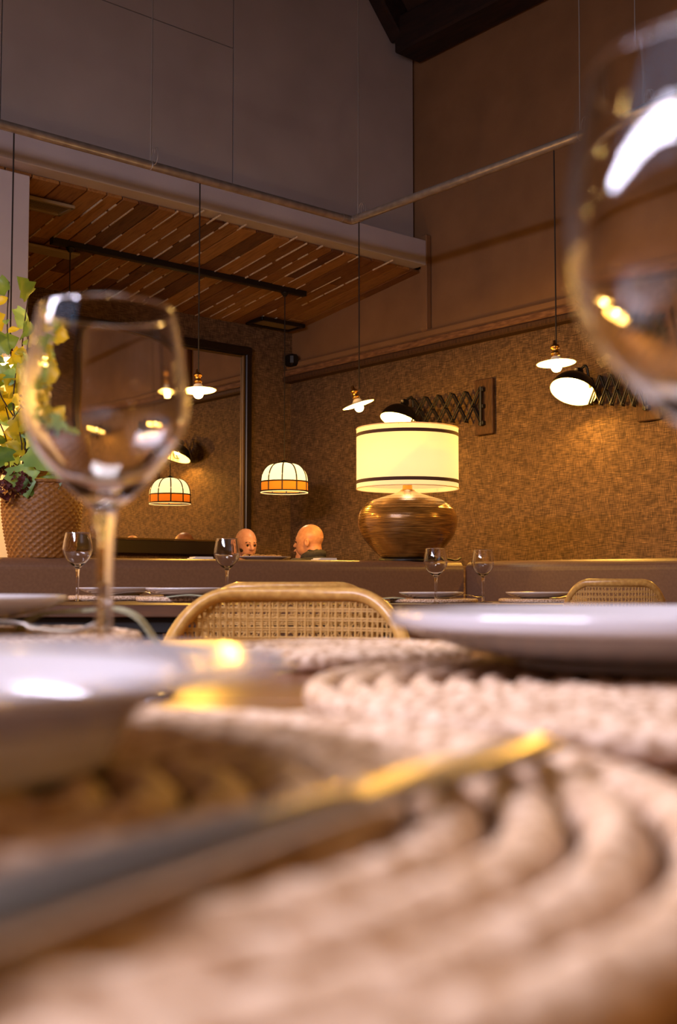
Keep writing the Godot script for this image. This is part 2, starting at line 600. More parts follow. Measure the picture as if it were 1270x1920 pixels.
func lean_to() -> void:
	struct("wall_back", MB.new().box(Vector3(2.0, 1.6, -7.82), Vector3(8.4, 3.2, 0.2)), M.wallpaper)
	struct("wall_side", MB.new().box(Vector3(-0.9, 1.6, -7.0), Vector3(0.2, 3.2, 1.7)), M.gable)
	# boarded ceiling, boards run down the slope
	var cl := struct("ceiling_boards", null, null)
	var tilt := atan(0.1235)
	var mid_a := 6.98
	var tf := Transform3D(Basis(Vector3(1, 0, 0), -tilt), Vector3(0, ceiling_y(mid_a), -mid_a))
	part("backing", MB.new().box(Vector3(2.2, 0.05, 0), Vector3(7.8, 0.04, 1.74), 0.0, tf), M.groove, cl)
	var u := 6.04
	var k := 0
	while u > -0.8:
		var w := rng.randf_range(0.105, 0.15)
		if u < 3.3:
			w = rng.randf_range(0.16, 0.22)
		var which: int = [0, 2, 1, 0, 4, 3, 2, 0, 1, 4, 0, 3, 2][(k * 5 + rng.randi_range(0, 3)) % 13]
		var cut := rng.randf_range(-0.5, 0.5)
		for piece in [[-0.86, cut], [cut, 0.86]]:
			var ln: float = piece[1] - piece[0] - 0.003
			var o := part("plank", MB.new().box(Vector3.ZERO, Vector3(w - 0.008, 0.022, ln), 0.003), M.planks[(which + (1 if piece[0] > -0.8 and k % 3 == 0 else 0)) % 5], cl)
			o.transform = tf * Transform3D(Basis(), Vector3(u - w / 2, 0.012 + rng.randf_range(-0.003, 0.003), (piece[0] + piece[1]) / 2))
		# broken bead of pale filler in the joint
		if u > 2.8 and u < 5.75:
			var z := -0.86 + rng.randf() * 0.2
			while z < 0.8:
				var ln := rng.randf_range(0.06, 0.42)
				if rng.randf() < 0.74:
					var ww := rng.randf_range(0.007, 0.013)
					var o := part("filler_bead", MB.new().box(Vector3.ZERO, Vector3(ww, 0.012, minf(ln, 0.86 - z)), 0.002), M.filler, cl)
					o.transform = tf * Transform3D(Basis(), Vector3(u, 0.001, z + ln / 2))
				z += ln + rng.randf_range(0.02, 0.1)
		u -= w
		k += 1
	# ceiling fittings
	var vt := thing("air_vent", "beige framed air vent grille in boarded ceiling by the pillar", "vent", at_room(3.0, ceiling_y(6.42) - 0.012, 6.42), YAW)
	for s in [-1, 1]:
		part("frame", MB.new().box(Vector3(0, 0, s * 0.09), Vector3(0.42, 0.02, 0.03), 0.004), M.vent, vt)
		part("frame", MB.new().box(Vector3(s * 0.2, 0, 0), Vector3(0.03, 0.02, 0.2), 0.004), M.vent, vt)
	part("backing", MB.new().box(Vector3(0, 0.012, 0), Vector3(0.4, 0.006, 0.18)), M.groove, vt)
	for s in 7:
		part("slat", MB.new().box(Vector3.ZERO, Vector3(0.37, 0.003, 0.022), 0.0, Transform3D(Basis(Vector3(1, 0, 0), 0.6), Vector3(0, 0.002, -0.066 + s * 0.022))), M.vent, vt)
	vt.rotation.x = 0.0
	var pn := thing("ceiling_panel", "plain beige access panel in boarded ceiling", "panel", at_room(3.38, ceiling_y(7.05) - 0.012, 7.05), YAW)
	part("plate", MB.new().box(Vector3.ZERO, Vector3(0.42, 0.018, 0.15), 0.004), M.vent, pn)
	var dv := thing("corner_vent", "dark framed square vent in the ceiling corner", "vent", at_room(5.72, ceiling_y(7.57) - 0.014, 7.57), YAW)
	for s in [-1, 1]:
		part("frame", MB.new().box(Vector3(0, 0, s * 0.105), Vector3(0.46, 0.03, 0.03), 0.004), M.frame_dark, dv)
		part("frame", MB.new().box(Vector3(s * 0.215, 0, 0), Vector3(0.03, 0.03, 0.24), 0.004), M.frame_dark, dv)
	part("plate", MB.new().box(Vector3(0, 0.004, 0), Vector3(0.42, 0.01, 0.2)), M.vent, dv)
	# black ceiling rail
	var rl := thing("ceiling_rail", "long black metal rail fixed under the boarded ceiling", "rail", at_room(4.40, 3.09, 6.87), YAW)
	part("bar", MB.new().box(Vector3.ZERO, Vector3(2.16, 0.05, 0.05), 0.004), M.black, rl)
	for x in [-0.94, 0.88]:
		part("cord_grip", MB.new().lathe([Vector2(0, -0.06), Vector2(0.012, -0.055), Vector2(0.03, -0.03), Vector2(0.034, -0.022), Vector2(0, -0.022)], 16, Transform3D(Basis(), Vector3(x, 0, 0))), M.black, rl)
	var hc := thing("pendant_socket", "thin dark cord with small black socket hanging from the rail", "cord", at_room(3.46, 3.03, 6.87), YAW)
	part("flex", MB.new().tube([Vector3(0, 0, 0), Vector3(0, -0.62, 0)], 0.0042, 6), M.cord, hc)
	part("socket", MB.new().lathe([Vector2(0, -0.70), Vector2(0.018, -0.70), Vector2(0.02, -0.64), Vector2(0.008, -0.615), Vector2(0, -0.612)], 16), M.black, hc)
	# mirror
	var mr := thing("wall_mirror", "large mirror in dark frame with gold inner line on woven wall", "mirror", at_room(4.69, 1.04, 7.70), YAW)
	var w2 := 0.855
	var h2 := 1.755
	part("glass", MB.new().box(Vector3(0, h2 / 2, 0.0), Vector3(w2 * 2 - 0.12, h2 - 0.14, 0.012)), M.mirror, mr)
	for s in [-1, 1]:
		part("frame_bar", MB.new().box(Vector3(s * (w2 - 0.03), h2 / 2, 0.015), Vector3(0.06, h2, 0.05), 0.008), M.frame_dark, mr)
		part("gold_line", MB.new().box(Vector3(s * (w2 - 0.075), h2 / 2, 0.012), Vector3(0.028, h2 - 0.14, 0.03), 0.006), M.gold_line, mr)
	for y in [0.055, h2 - 0.035]:
		var hh := 0.11 if y < 0.5 else 0.07
		part("frame_bar", MB.new().box(Vector3(0, y, 0.016), Vector3(w2 * 2, hh, 0.056), 0.008), M.frame_dark, mr)
		part("gold_line", MB.new().box(Vector3(0, y + (0.064 if y < 0.5 else -0.046), 0.012), Vector3(w2 * 2 - 0.12, 0.012, 0.03), 0.004), M.gold_line, mr)
	# dark junction box on the ledge at the corner
	var jb := thing("junction_box", "small dark box on the timber ledge in the corner", "box", at_room(5.93, 2.68, 7.62), YAW)
	part("body", MB.new().box(Vector3(0, 0.05, 0), Vector3(0.09, 0.1, 0.12), 0.02), M.black, jb)


# ---------------------------------------------------------------- steel tube frame with enamel pendants
var pendant: Node3D

func pendant_lamp(u: float, y: float, a: float, drop: float, lean: float, label: String) -> void:
	# origin at the bulb; the cord rises to the pipe
	if pendant == null:
		var t := thing("pendant_lamp", label, "lamp", at_room(u, y, a), YAW, "enamel pendants on the steel tube")
		var sh := Node3D.new()
		sh.name = "lamp_head"
		t.add_child(sh)
		part("shade", MB.new().lathe(smooth_prof([Vector2(0.104, 0.018), Vector2(0.106, 0.020), Vector2(0.104, 0.0210), Vector2(0.07, 0.0265), Vector2(0.036, 0.038), Vector2(0.022, 0.056), Vector2(0.0, 0.062)], 4) , 56), M.enamel, sh)
		part("shade_lining", MB.new().lathe([Vector2(0.0, 0.050), Vector2(0.018, 0.048), Vector2(0.034, 0.034), Vector2(0.07, 0.0228), Vector2(0.104, 0.018)], 56), M.white_inside, sh)
		part("bulb", MB.new().lathe(smooth_prof([Vector2(0, -0.030), Vector2(0.019, -0.024), Vector2(0.030, -0.004), Vector2(0.026, 0.014), Vector2(0.015, 0.030), Vector2(0.012, 0.045), Vector2(0, 0.046)], 4), 28), M.bulb, sh)
		part("lamp_holder", MB.new().lathe([Vector2(0, 0.062), Vector2(0.022, 0.062), Vector2(0.024, 0.075), Vector2(0.017, 0.082), Vector2(0.017, 0.10), Vector2(0.024, 0.103), Vector2(0.024, 0.116), Vector2(0.012, 0.124), Vector2(0.009, 0.145), Vector2(0, 0.147)], 24), M.brass, sh)
		omni(t, Vector3(0, -0.002, 0), 1.05, Color(1.0, 0.73, 0.28), 0.028)
		pendant = t
	var p := pendant
	if taken["pendant_lamp"] > 1 or pendant.has_meta("placed"):
		p = copy(pendant, label, at_room(u, y, a), YAW)
	pendant.set_meta("placed", true)
	p.get_node("lamp_head").rotation = Vector3(-0.07 - 0.5 * lean, 0, lean)
	if p.has_node("cord"):
		p.get_node("cord").free()
	part("cord", MB.new().tube([Vector3(0, 0.12, 0), Vector3(0, 3.1625 - y, 0)], 0.0042, 6), M.cord, p)

func suspended_frame() -> void:
	var t := thing("hanging_pipework", "galvanised steel tube frame hung on thin wires above the room", "frame", at_room(4.78, 3.19, 5.5), YAW)
	part("tube", MB.new().tube([Vector3(0, 0, 0), Vector3(-5.4, 0, 0)], 0.026, 14), M.steel_pipe, t)
	part("tube", MB.new().tube([Vector3(0, 0, 0), Vector3(0, 0, 9.0)], 0.026, 14), M.steel_pipe, t)
	part("elbow", MB.new().tube(smooth_path([Vector3(-0.09, 0, 0), Vector3(-0.02, 0, 0), Vector3(0, 0, 0.02), Vector3(0, 0, 0.09)], 5), 0.029, 14), M.steel_pipe, t)
	for q in [-1.52, 0.06, 1.85, 2.2]:
		var on_u: bool = q < 0
		var at := Vector3(q, 0, 0) if on_u else Vector3(0, 0, q)
		part("wire", MB.new().tube([at + Vector3(0, 0.02, 0), at + Vector3(0, 0.6, 0.005), at + Vector3(0, 3.9, 0)], 0.0036, 6), M.wire, t)
		var loop := []
		for s in 25:
			var an := TAU * s / 24.0 * 1.6
			loop.append(at + Vector3(0.012 * s / 24.0, 0.045 + 0.05 * sin(an), 0.028 + 0.028 * cos(an) + 0.02 * s / 24.0))
		part("wire_loop", MB.new().tube(loop, 0.002, 5), M.wire, t)
		var ring := []
		for s in 16:
			var an := TAU * s / 16.0
			ring.append(at + (Vector3(0, cos(an), sin(an)) if on_u else Vector3(sin(an), cos(an), 0)) * 0.0255)
		part("wire_tie", MB.new().tube(ring, 0.003, 5, true), M.wire, t)
	pendant_lamp(3.595, 1.915, 5.5, 1.255, 0.0, "enamel pendant lamp hanging before the wall mirror")
	pendant_lamp(4.78, 1.945, 5.43, 1.225, 0.24, "leaning enamel pendant lamp hanging beside the drum shade table lamp")
	pendant_lamp(4.78, 1.975, 3.826, 1.195, 0.0, "enamel pendant lamp hanging in front of a black scissor lamp")
	pendant_lamp(2.44, 1.935, 5.5, 1.235, 0.0, "enamel pendant lamp hanging behind the leafy plant")
	# the same row goes on along the tube, over the tables nearer the camera
	for q in [[4.78, 1.9], [1.2, 5.5], [0.0, 5.5]]:
		pendant_lamp(q[0], 1.95, q[1], 1.22, 0.0, "enamel pendant lamp further along the steel tube")
	# festoon of small bulbs under the lean-to roof and along the wall behind the camera
	var fs := thing("festoon_lights", "string of small warm bulbs under the lean-to roof", "string lights", at_room(-0.75, 2.75, 1.0), YAW)
	var line := []
	for k in 27:
		line.append(Vector3(0.25 * sin(k * 0.9), -0.18 * absf(sin(k * PI / 6.0)), 2.6 - k * 0.27))
	part("flex", MB.new().tube(line, 0.005, 6), M.cord, fs)
	for k in range(1, 27, 3):
		var c: Vector3 = line[k]
		part("bulb_socket", MB.new().tube([c, c + Vector3(0, -0.05, 0)], 0.012, 10), M.black, fs)
		part("bulb", MB.new().lathe(smooth_prof([Vector2(0, -0.115), Vector2(0.018, -0.108), Vector2(0.026, -0.088), Vector2(0.02, -0.065), Vector2(0.011, -0.048), Vector2(0, -0.047)], 3), 18, Transform3D(Basis(), c)), M.bulb_small, fs)
		omni(fs, c + Vector3(0, -0.085, 0), 0.03, Color(1.0, 0.73, 0.28), 0.022)
	# a second run of pendants behind the camera
	var t2 := thing("steel_tube", "galvanised steel tube carrying pendants behind the near table", "tube", at_room(-1.0, 3.19, -3.6), YAW)
	part("tube", MB.new().tube([Vector3(0.4, 0, 0), Vector3(5.0, 0, 0)], 0.0235, 12), M.steel_pipe, t2)
	for x in [0.6, 2.2, 4.0]:
		part("wire", MB.new().tube([Vector3(x, 0.02, 0), Vector3(x, 4.0, 0)], 0.0028, 5), M.wire, t2)
	for q in [[0.9, -3.6], [2.6, -3.6]]:
		pendant_lamp(q[0], 1.98, q[1], 1.19, 0.0, "enamel pendant lamp on the tube behind the near table")


# ---------------------------------------------------------------- leather benches
func bench(called: String, label: String, p0: Vector2, p1: Vector2, skip: float, deep: float) -> Node3D:
	# runs from p0 to p1 (x, depth); the seat lies on the side nearer the camera
	var d := (p1 - p0)
	var ln := d.length()
	var t := thing(called, label, "bench", Vector3((p0.x + p1.x) / 2, 0, -(p0.y + p1.y) / 2), atan2(d.y, d.x))
	var prof := PackedVector2Array()
	prof.append_array([Vector2(0.0, 0.08), Vector2(-0.36, 0.08)])
	for k in 7:
		var an := PI - PI / 2 * k / 6.0
		prof.append(Vector2(-0.32 + 0.04 * cos(an), 0.885 + 0.04 * sin(an)))
	for k in 9:
		var an := PI / 2 - PI / 2 * k / 8.0
		prof.append(Vector2(-0.05 + 0.05 * cos(an), 0.875 + 0.05 * sin(an)))
	var poly := PackedVector2Array()
	for q in prof:
		poly.append(Vector2(q.x, q.y))
	var xf := Transform3D(Basis(Vector3(0, 0, 1), Vector3(0, 1, 0), Vector3(-1, 0, 0)), Vector3.ZERO)
	# local profile x -> +z (front), extruded along x
	part("backrest", MB.new().prism(poly, -ln / 2, ln / 2, xf), M.leather, t)
	part("seat_cushion", MB.new().box(Vector3(skip / 2, 0.40, deep / 2), Vector3(ln - skip, 0.12, deep), 0.035), M.leather, t)
	part("plinth", MB.new().box(Vector3(skip / 2, 0.17, deep / 2 - 0.04), Vector3(ln - skip, 0.34, deep - 0.1), 0.005), M.table_dark, t)
	return t

func benches() -> void:
	bench("leather_bench", "brown leather bench whose back carries the lamp and basket", Vector2(-2.309, 4.265), Vector2(0.624, 5.642), 0.0, 0.46)
	bench("leather_bench", "brown leather bench set at an angle beyond the lamp", Vector2(0.636, 5.675), Vector2(2.27, 3.79), 0.9, 0.30)


# ---------------------------------------------------------------- big table lamp
func table_lamp() -> void:
	var t := thing("table_lamp", "bulbous ribbed bronze table lamp with cream drum shade", "lamp", Vector3(0.349, 0.925, -5.70), 0.3)
	part("foot", MB.new().lathe([Vector2(0, 0), Vector2(0.145, 0), Vector2(0.148, 0.004), Vector2(0.145, 0.016), Vector2(0.0, 0.017)], 56), M.black, t)
	var key := [Vector2(0.0, 0.014), Vector2(0.115, 0.016), Vector2(0.150, 0.034), Vector2(0.195, 0.080), Vector2(0.232, 0.130), Vector2(0.250, 0.190), Vector2(0.247, 0.235), Vector2(0.225, 0.275), Vector2(0.185, 0.305), Vector2(0.125, 0.325), Vector2(0.075, 0.340), Vector2(0.045, 0.352), Vector2(0.034, 0.362)]
	var sm := smooth_prof(key, 16)
	var prof := []
	var nz := FastNoiseLite.new()
	nz.seed = 5
	nz.frequency = 1.0
	for k in sm.size():
		var q: Vector2 = sm[k]
		var g := (nz.get_noise_1d(k * 1.7) + 0.6 * (1.0 if k % 2 == 0 else -1.0)) * 0.0016
		prof.append(Vector2(maxf(q.x + (g if q.x > 0.12 else 0.0), 0.0), q.y))
	part("base", MB.new().lathe(prof, 120), M.bronze, t)
	part("neck", MB.new().lathe([Vector2(0, 0.345), Vector2(0.034, 0.345), Vector2(0.026, 0.362), Vector2(0.022, 0.400), Vector2(0.0, 0.402)], 32), M.brass, t)
	part("bulb", MB.new().lathe(smooth_prof([Vector2(0, 0.395), Vector2(0.014, 0.40), Vector2(0.02, 0.43), Vector2(0.036, 0.47), Vector2(0.034, 0.50), Vector2(0.018, 0.522), Vector2(0, 0.526)], 4), 28), M.bulb_soft, t)
	omni(t, Vector3(0, 0.475, 0), 0.075, Color(1.0, 0.90, 0.72), 0.034)
	# drum shade with a wall of its own thickness
	var r0 := 0.258
	var b := 0.365
	var h := 0.307
	part("lamp_shade", MB.new().lathe([Vector2(r0, b), Vector2(r0, b + h)], 96), M.shade, t)
	for y in [b + 0.002, b + h - 0.002]:
		var ring := []
		for s in 96:
			ring.append(Vector3(cos(TAU * s / 96) * r0, y, sin(TAU * s / 96) * r0))
		part("shade_hem", MB.new().tube(ring, 0.0028, 6, true), M.shade, t)
	for y in [b + 0.034, b + h - 0.036]:
		part("trim_band", MB.new().lathe([Vector2(r0 + 0.0006, y - 0.0085), Vector2(r0 + 0.002, y - 0.0085), Vector2(r0 + 0.002, y + 0.0085), Vector2(r0 + 0.0006, y + 0.0085)], 96), M.trim_band, t)
	part("seam", MB.new().box(Vector3(r0 + 0.001, b + h / 2, 0), Vector3(0.002, h, 0.006), 0.0, Transform3D(Basis(Vector3.UP, 0.86 - 0.3), Vector3.ZERO)), M.trim_band, t)
	for k in 3:
		var an := TAU * k / 3.0
		part("spoke", MB.new().tube([Vector3(0.02 * cos(an), b + h - 0.03, 0.02 * sin(an)), Vector3(r0 * cos(an), b + h - 0.006, r0 * sin(an))], 0.002, 5), M.brass, t)
	part("flex", MB.new().tube(smooth_path([Vector3(0.14, 0.006, 0.0), Vector3(0.2, 0.014, 0.02), Vector3(0.26, 0.006, 0.0), Vector3(0.31, 0.02, -0.05)], 5), 0.005, 6), M.black, t)


# ---------------------------------------------------------------- dome lamp over the couple's table
func dome_lamp() -> void:
	var t := thing("dome_lamp", "cream panelled dome pendant lamp with amber band and dark ribs", "lamp", at_room(5.28, 1.505, 6.87), YAW + 0.2)
	var prof := smooth_prof([Vector2(0.180, 0.085), Vector2(0.176, 0.125), Vector2(0.155, 0.175), Vector2(0.115, 0.212), Vector2(0.05, 0.229), Vector2(0.02, 0.231)], 3)
	var n := 10
	for k in n:
		var mb := MB.new()
		var rows := []
		for p in prof:
			var row := PackedVector3Array()
			for s in 6:
				var an := TAU * (k + s / 5.0) / n
				row.append(Vector3(p.x * cos(an), p.y, p.x * sin(an)))
			rows.append(row)
		part("panel", mb.grid(rows), M.shade, t)
		var rb := []
		for y in [0.012, 0.083]:
			var row := PackedVector3Array()
			for s in 6:
				var an := TAU * (k + s / 5.0) / n
				row.append(Vector3(0.181 * cos(an), y, 0.181 * sin(an)))
			rb.append(row)
		part("band_panel", MB.new().grid(rb), M.amber, t)
		var path := [Vector3(0.182 * cos(TAU * k / n), 0.012, 0.182 * sin(TAU * k / n))]
		for p in prof:
			path.append(Vector3((p.x + 0.001) * cos(TAU * k / n), p.y, (p.x + 0.001) * sin(TAU * k / n)))
		part("rib", MB.new().tube(path, 0.0056, 6), M.black, t)
	for q in [[0.182, 0.012], [0.182, 0.084]]:
		var ring := []
		for s in 60:
			ring.append(Vector3(q[0] * cos(TAU * s / 60), q[1], q[0] * sin(TAU * s / 60)))
		part("ring", MB.new().tube(ring, 0.0056, 6, true), M.black, t)
	part("lower_hem", MB.new().lathe([Vector2(0.180, 0.0), Vector2(0.183, 0.0), Vector2(0.182, 0.010), Vector2(0.179, 0.010)], 60), M.shade, t)
	part("cap", MB.new().lathe([Vector2(0, 0.228), Vector2(0.03, 0.23), Vector2(0.028, 0.24), Vector2(0.01, 0.252), Vector2(0, 0.253)], 20), M.black, t)
	part("bulb", MB.new().lathe(smooth_prof([Vector2(0, 0.07), Vector2(0.024, 0.08), Vector2(0.034, 0.11), Vector2(0.02, 0.15), Vector2(0.012, 0.18), Vector2(0, 0.182)], 4), 24), M.bulb_soft, t)
	part("cord", MB.new().tube([Vector3(0, 0.25, 0), Vector3(0, 1.535, 0)], 0.0042, 6), M.cord, t)
	omni(t, Vector3(0, 0.11, 0), 0.09, Color(1.0, 0.90, 0.72), 0.032)


# ---------------------------------------------------------------- black scissor wall lamps
func scissor_lamp(label: String, bu: float, by: float, ba: float, turn: float, reach: float, aim: Vector3, cells: int, lift: float) -> void:
	# origin at the wall plate; the arm runs along local -z turned by "turn" (0 = along the wall)
	var t := thing("scissor_lamp", label, "lamp", at_room(bu, by, ba), YAW, "scissor lamps on the woven wall")
	part("wall_plate", MB.new().box(Vector3(-0.012, 0, 0), Vector3(0.03, 0.40, 0.17), 0.006), M.old_wood, t)
	part("swivel_bar", MB.new().tube([Vector3(-0.055, -0.14, 0), Vector3(-0.055, 0.14, 0)], 0.012, 10), M.black, t)
	for y in [-0.12, 0.0, 0.12]:
		part("hinge", MB.new().box(Vector3(-0.035, y, 0), Vector3(0.05, 0.03, 0.045), 0.004), M.black, t)
	var fwd := Vector3(-sin(turn), 0, -cos(turn))
	var side := fwd.cross(Vector3.UP)
	var root := Vector3(-0.06, 0, 0)
	var h0 := 0.115
	var h1 := 0.085
	for k in cells:
		for layer in [0, 1]:
			for sg in [-1.0, 1.0]:
				var s0 := reach * k / cells
				var s1 := reach * (k + 1) / cells
				var ha := lerpf(h0, h1, float(k) / cells)
				var hb := lerpf(h0, h1, float(k + 1) / cells)
				var off: Vector3 = side * (0.006 * sg + (layer - 0.5) * 0.03)
				var a: Vector3 = root + fwd * s0 + Vector3(0, -ha * sg + s0 * 0.06, 0) + off
				var b: Vector3 = root + fwd * s1 + Vector3(0, hb * sg + s1 * 0.06, 0) + off
				part("scissor_strip", MB.new().tube([a, b], 0.0062, 6), M.black, t)
		for sg in [-1.0, 0.0, 1.0]:
			var sm := reach * (k + (0.5 if sg == 0.0 else 1.0)) / cells
			var hm := lerpf(h0, h1, float(k + 1) / cells)
			var c := root + fwd * sm + Vector3(0, hm * sg + sm * 0.06, 0)
			part("rivet", MB.new().tube([c - side * 0.024, c + side * 0.024], 0.006, 8), M.black_satin, t)
	# head: knuckle, bell shade, lining, bulb
	var tip := root + fwd * (reach + 0.03) + Vector3(0, 0.085 + reach * 0.06 + lift, 0)
	var ax := aim.normalized().rotated(Vector3.UP, -YAW)
	var mouth := tip + fwd * 0.05 + ax * 0.16
	var y := -ax
	var x := y.cross(Vector3(0.3, 0.2, 1)).normalized()
	var hx := Transform3D(Basis(x, y, x.cross(y)), mouth)
	part("arm_end", MB.new().tube(smooth_path([root + fwd * reach + Vector3(0, 0.02 + reach * 0.06, 0), root + fwd * (reach + 0.01) + Vector3(0, 0.09 + reach * 0.06, 0), tip + Vector3(0, 0.03, 0), hx * Vector3(0, 0.165, 0)], 6), 0.009, 8), M.black, t)
	part("shade", MB.new().lathe(smooth_prof([Vector2(0.148, -0.002), Vector2(0.150, 0.0), Vector2(0.147, 0.012), Vector2(0.132, 0.055), Vector2(0.098, 0.095), Vector2(0.055, 0.118), Vector2(0.034, 0.130), Vector2(0.030, 0.165), Vector2(0.022, 0.176), Vector2(0.0, 0.178)], 4), 56, hx), M.black_satin, t)
	part("shade_lining", MB.new().lathe(smooth_prof([Vector2(0.0, 0.112), Vector2(0.05, 0.110), Vector2(0.094, 0.089), Vector2(0.127, 0.052), Vector2(0.144, 0.010), Vector2(0.148, -0.002)], 4), 56, hx), M.white_inside, t)
	part("bulb", MB.new().lathe(smooth_prof([Vector2(0, 0.022), Vector2(0.022, 0.03), Vector2(0.033, 0.055), Vector2(0.02, 0.085), Vector2(0.013, 0.11), Vector2(0, 0.111)], 4), 24, hx), M.bulb, t)
	part("thumb_screw", MB.new().lathe([Vector2(0, 0), Vector2(0.012, 0.0), Vector2(0.013, 0.012), Vector2(0.006, 0.02), Vector2(0, 0.021)], 12, hx * Transform3D(Basis(Vector3(0, 0, 1), PI / 2), Vector3(-0.03, 0.15, 0))), M.steel_pipe, t)
	omni(t, hx * Vector3(0, 0.052, 0), 0.38, Color(1.0, 0.74, 0.31), 0.03)

func scissor_lamps() -> void:
	scissor_lamp("black scissor arm lamp behind the drum shade table lamp", 5.985, 2.07, 5.43, 0.10, 0.62, Vector3(-0.28, -0.90, 0.22), 5, -0.015)
	scissor_lamp("black scissor arm lamp with its lit mouth showing beside a pendant", 5.985, 2.02, 4.06, 0.16, 0.37, Vector3(-0.30, -0.82, 0.34), 5, 0.05)


# ---------------------------------------------------------------- tableware
var coil_meshes := []
var plate_cache := {}
var glass_meshes := []

func coil_mesh(k: int) -> ArrayMesh:
	while coil_meshes.size() <= k:
		var n := coil_meshes.size()
		var rr := 0.0165 * n
		var mb := MB.new()
		if n == 0:
			mb.lathe([Vector2(0.0, 0.0008), Vector2(0.006, 0.0015), Vector2(0.0082, 0.0075), Vector2(0.0055, 0.0135), Vector2(0.0, 0.0148)], 16)
		else:
			var segs := maxi(28, int(TAU * rr / 0.003))
			var turns := maxi(1, int(round(TAU * rr / 0.036)))
			var lumps := float(maxi(3, int(round(TAU * rr / 0.021))))
			var rows := []
			for s in segs:
				var ph := TAU * s / segs
				var c := Vector3(rr * cos(ph), 0.0078, rr * sin(ph))
				var e := Vector3(cos(ph), 0, sin(ph))
				var row := PackedVector3Array()
				var wob := 0.00022 * sin(lumps * ph + n) + 0.0003 * sin(ph * 7.0 + n * 2.0)
				for q in 12:
					var ps := TAU * q / 12.0
					var g := 0.95 + 0.06 * absf(cos(1.5 * ps + ph * turns * 1.5))
					row.append(c + (e * cos(ps) * 0.0071 + Vector3.UP * sin(ps) * 0.0072) * g + Vector3.UP * wob)
				rows.append(row)
			mb.grid(rows, true, true, false)
		coil_meshes.append(mb.mesh())
	return coil_meshes[k]

func placemat(label: String, x: float, y: float, z: float, rings: int, group := "", turn := 0.0) -> Node3D:
	var t := thing("placemat", label, "placemat", Vector3(x, y, -z), turn, group)
	for k in rings + 1:
		part("coil", coil_mesh(k), M.rattan, t)
	return t

func plate(label: String, x: float, y: float, z: float, r: float, h: float, lip: float, group := "") -> Node3D:
	var key := "%.3f %.3f" % [r, h]
	if not plate_cache.has(key):
		var p := [Vector2(0, 0.002), Vector2(r * 0.50, 0.0015), Vector2(r * 0.515, 0), Vector2(r * 0.54, 0.0), Vector2(r * 0.56, 0.003), Vector2(r * 0.74, h * 0.30), Vector2(r * 0.92, h * 0.62), Vector2(r * 0.99, h - lip * 1.0), Vector2(r, h - lip * 0.5), Vector2(r * 0.995, h - lip * 0.1), Vector2(r * 0.985, h), Vector2(r * 0.96, h - 0.0012), Vector2(r * 0.86, h * 0.70), Vector2(r * 0.74, h * 0.44), Vector2(r * 0.62, h * 0.30), Vector2(r * 0.3, h * 0.27), Vector2(0, h * 0.27)]
		if lip < 0.004:
			# wide flat flange on a short wall
			p = [Vector2(0, 0.002), Vector2(r * 0.52, 0.0015), Vector2(r * 0.535, 0), Vector2(r * 0.56, 0.0), Vector2(r * 0.575, 0.003), Vector2(r * 0.62, h * 0.45), Vector2(r * 0.68, h * 0.72), Vector2(r * 0.85, h * 0.80), Vector2(r * 0.985, h - lip), Vector2(r, h - lip * 0.4), Vector2(r * 0.992, h), Vector2(r * 0.96, h * 0.985), Vector2(r * 0.85, h * 0.92), Vector2(r * 0.72, h * 0.84), Vector2(r * 0.64, h * 0.52), Vector2(r * 0.54, h * 0.30), Vector2(r * 0.3, h * 0.27), Vector2(0, h * 0.27)]
		plate_cache[key] = MB.new().lathe(smooth_prof(p, 4), 96).mesh()
	var o := MeshInstance3D.new()
	o.name = numbered("dinner_plate")
	o.mesh = plate_cache[key]
	o.material_override = M.porcelain
	add_child(o)
	o.position = Vector3(x, y, -z)
	tag(o, label, "plate", group)
	return o

func wine_glass(label: String, x: float, y: float, z: float, group := "") -> Node3D:
	if glass_meshes.is_empty():
		var outer := [Vector2(0.0, 0.0975), Vector2(0.0050, 0.0980), Vector2(0.0085, 0.1000), Vector2(0.0150, 0.1055), Vector2(0.0235, 0.1135), Vector2(0.0355, 0.1275), Vector2(0.0418, 0.1420), Vector2(0.0437, 0.1555), Vector2(0.0425, 0.1700), Vector2(0.0397, 0.1860), Vector2(0.0362, 0.2030)]
		var inner := [Vector2(0.0352, 0.2030), Vector2(0.0386, 0.1860), Vector2(0.0413, 0.1700), Vector2(0.0425, 0.1555), Vector2(0.0406, 0.1425), Vector2(0.0342, 0.1288), Vector2(0.0222, 0.1155), Vector2(0.0130, 0.1090), Vector2(0.0060, 0.1062), Vector2(0.0, 0.1056)]
		var prof := smooth_prof(outer, 5)
		prof.append(Vector2(0.0360, 0.2037))
		prof.append(Vector2(0.0355, 0.2037))
		prof.append_array(smooth_prof(inner, 5))
		glass_meshes.append(MB.new().lathe(prof, 96).mesh())
		glass_meshes.append(MB.new().lathe(smooth_prof([Vector2(0.0, 0.0062), Vector2(0.0042, 0.0062), Vector2(0.0046, 0.010), Vector2(0.0043, 0.030), Vector2(0.0045, 0.060), Vector2(0.0056, 0.085), Vector2(0.0068, 0.0955), Vector2(0.0052, 0.0978), Vector2(0.0, 0.0979)], 4), 40).mesh())
		glass_meshes.append(MB.new().lathe(smooth_prof([Vector2(0.0, 0.0008), Vector2(0.030, 0.0004), Vector2(0.0355, 0.0), Vector2(0.0370, 0.0007), Vector2(0.0358, 0.0016), Vector2(0.024, 0.0030), Vector2(0.010, 0.0048), Vector2(0.0055, 0.0062), Vector2(0.0, 0.0064)], 4), 72).mesh())
	var t := thing("wine_glass", label, "wine glass", Vector3(x, y, -z), 0.0, group)
	part("bowl", glass_meshes[0], M.glass, t)
	part("stem", glass_meshes[1], M.glass, t)
	part("foot", glass_meshes[2], M.glass, t)
	return t

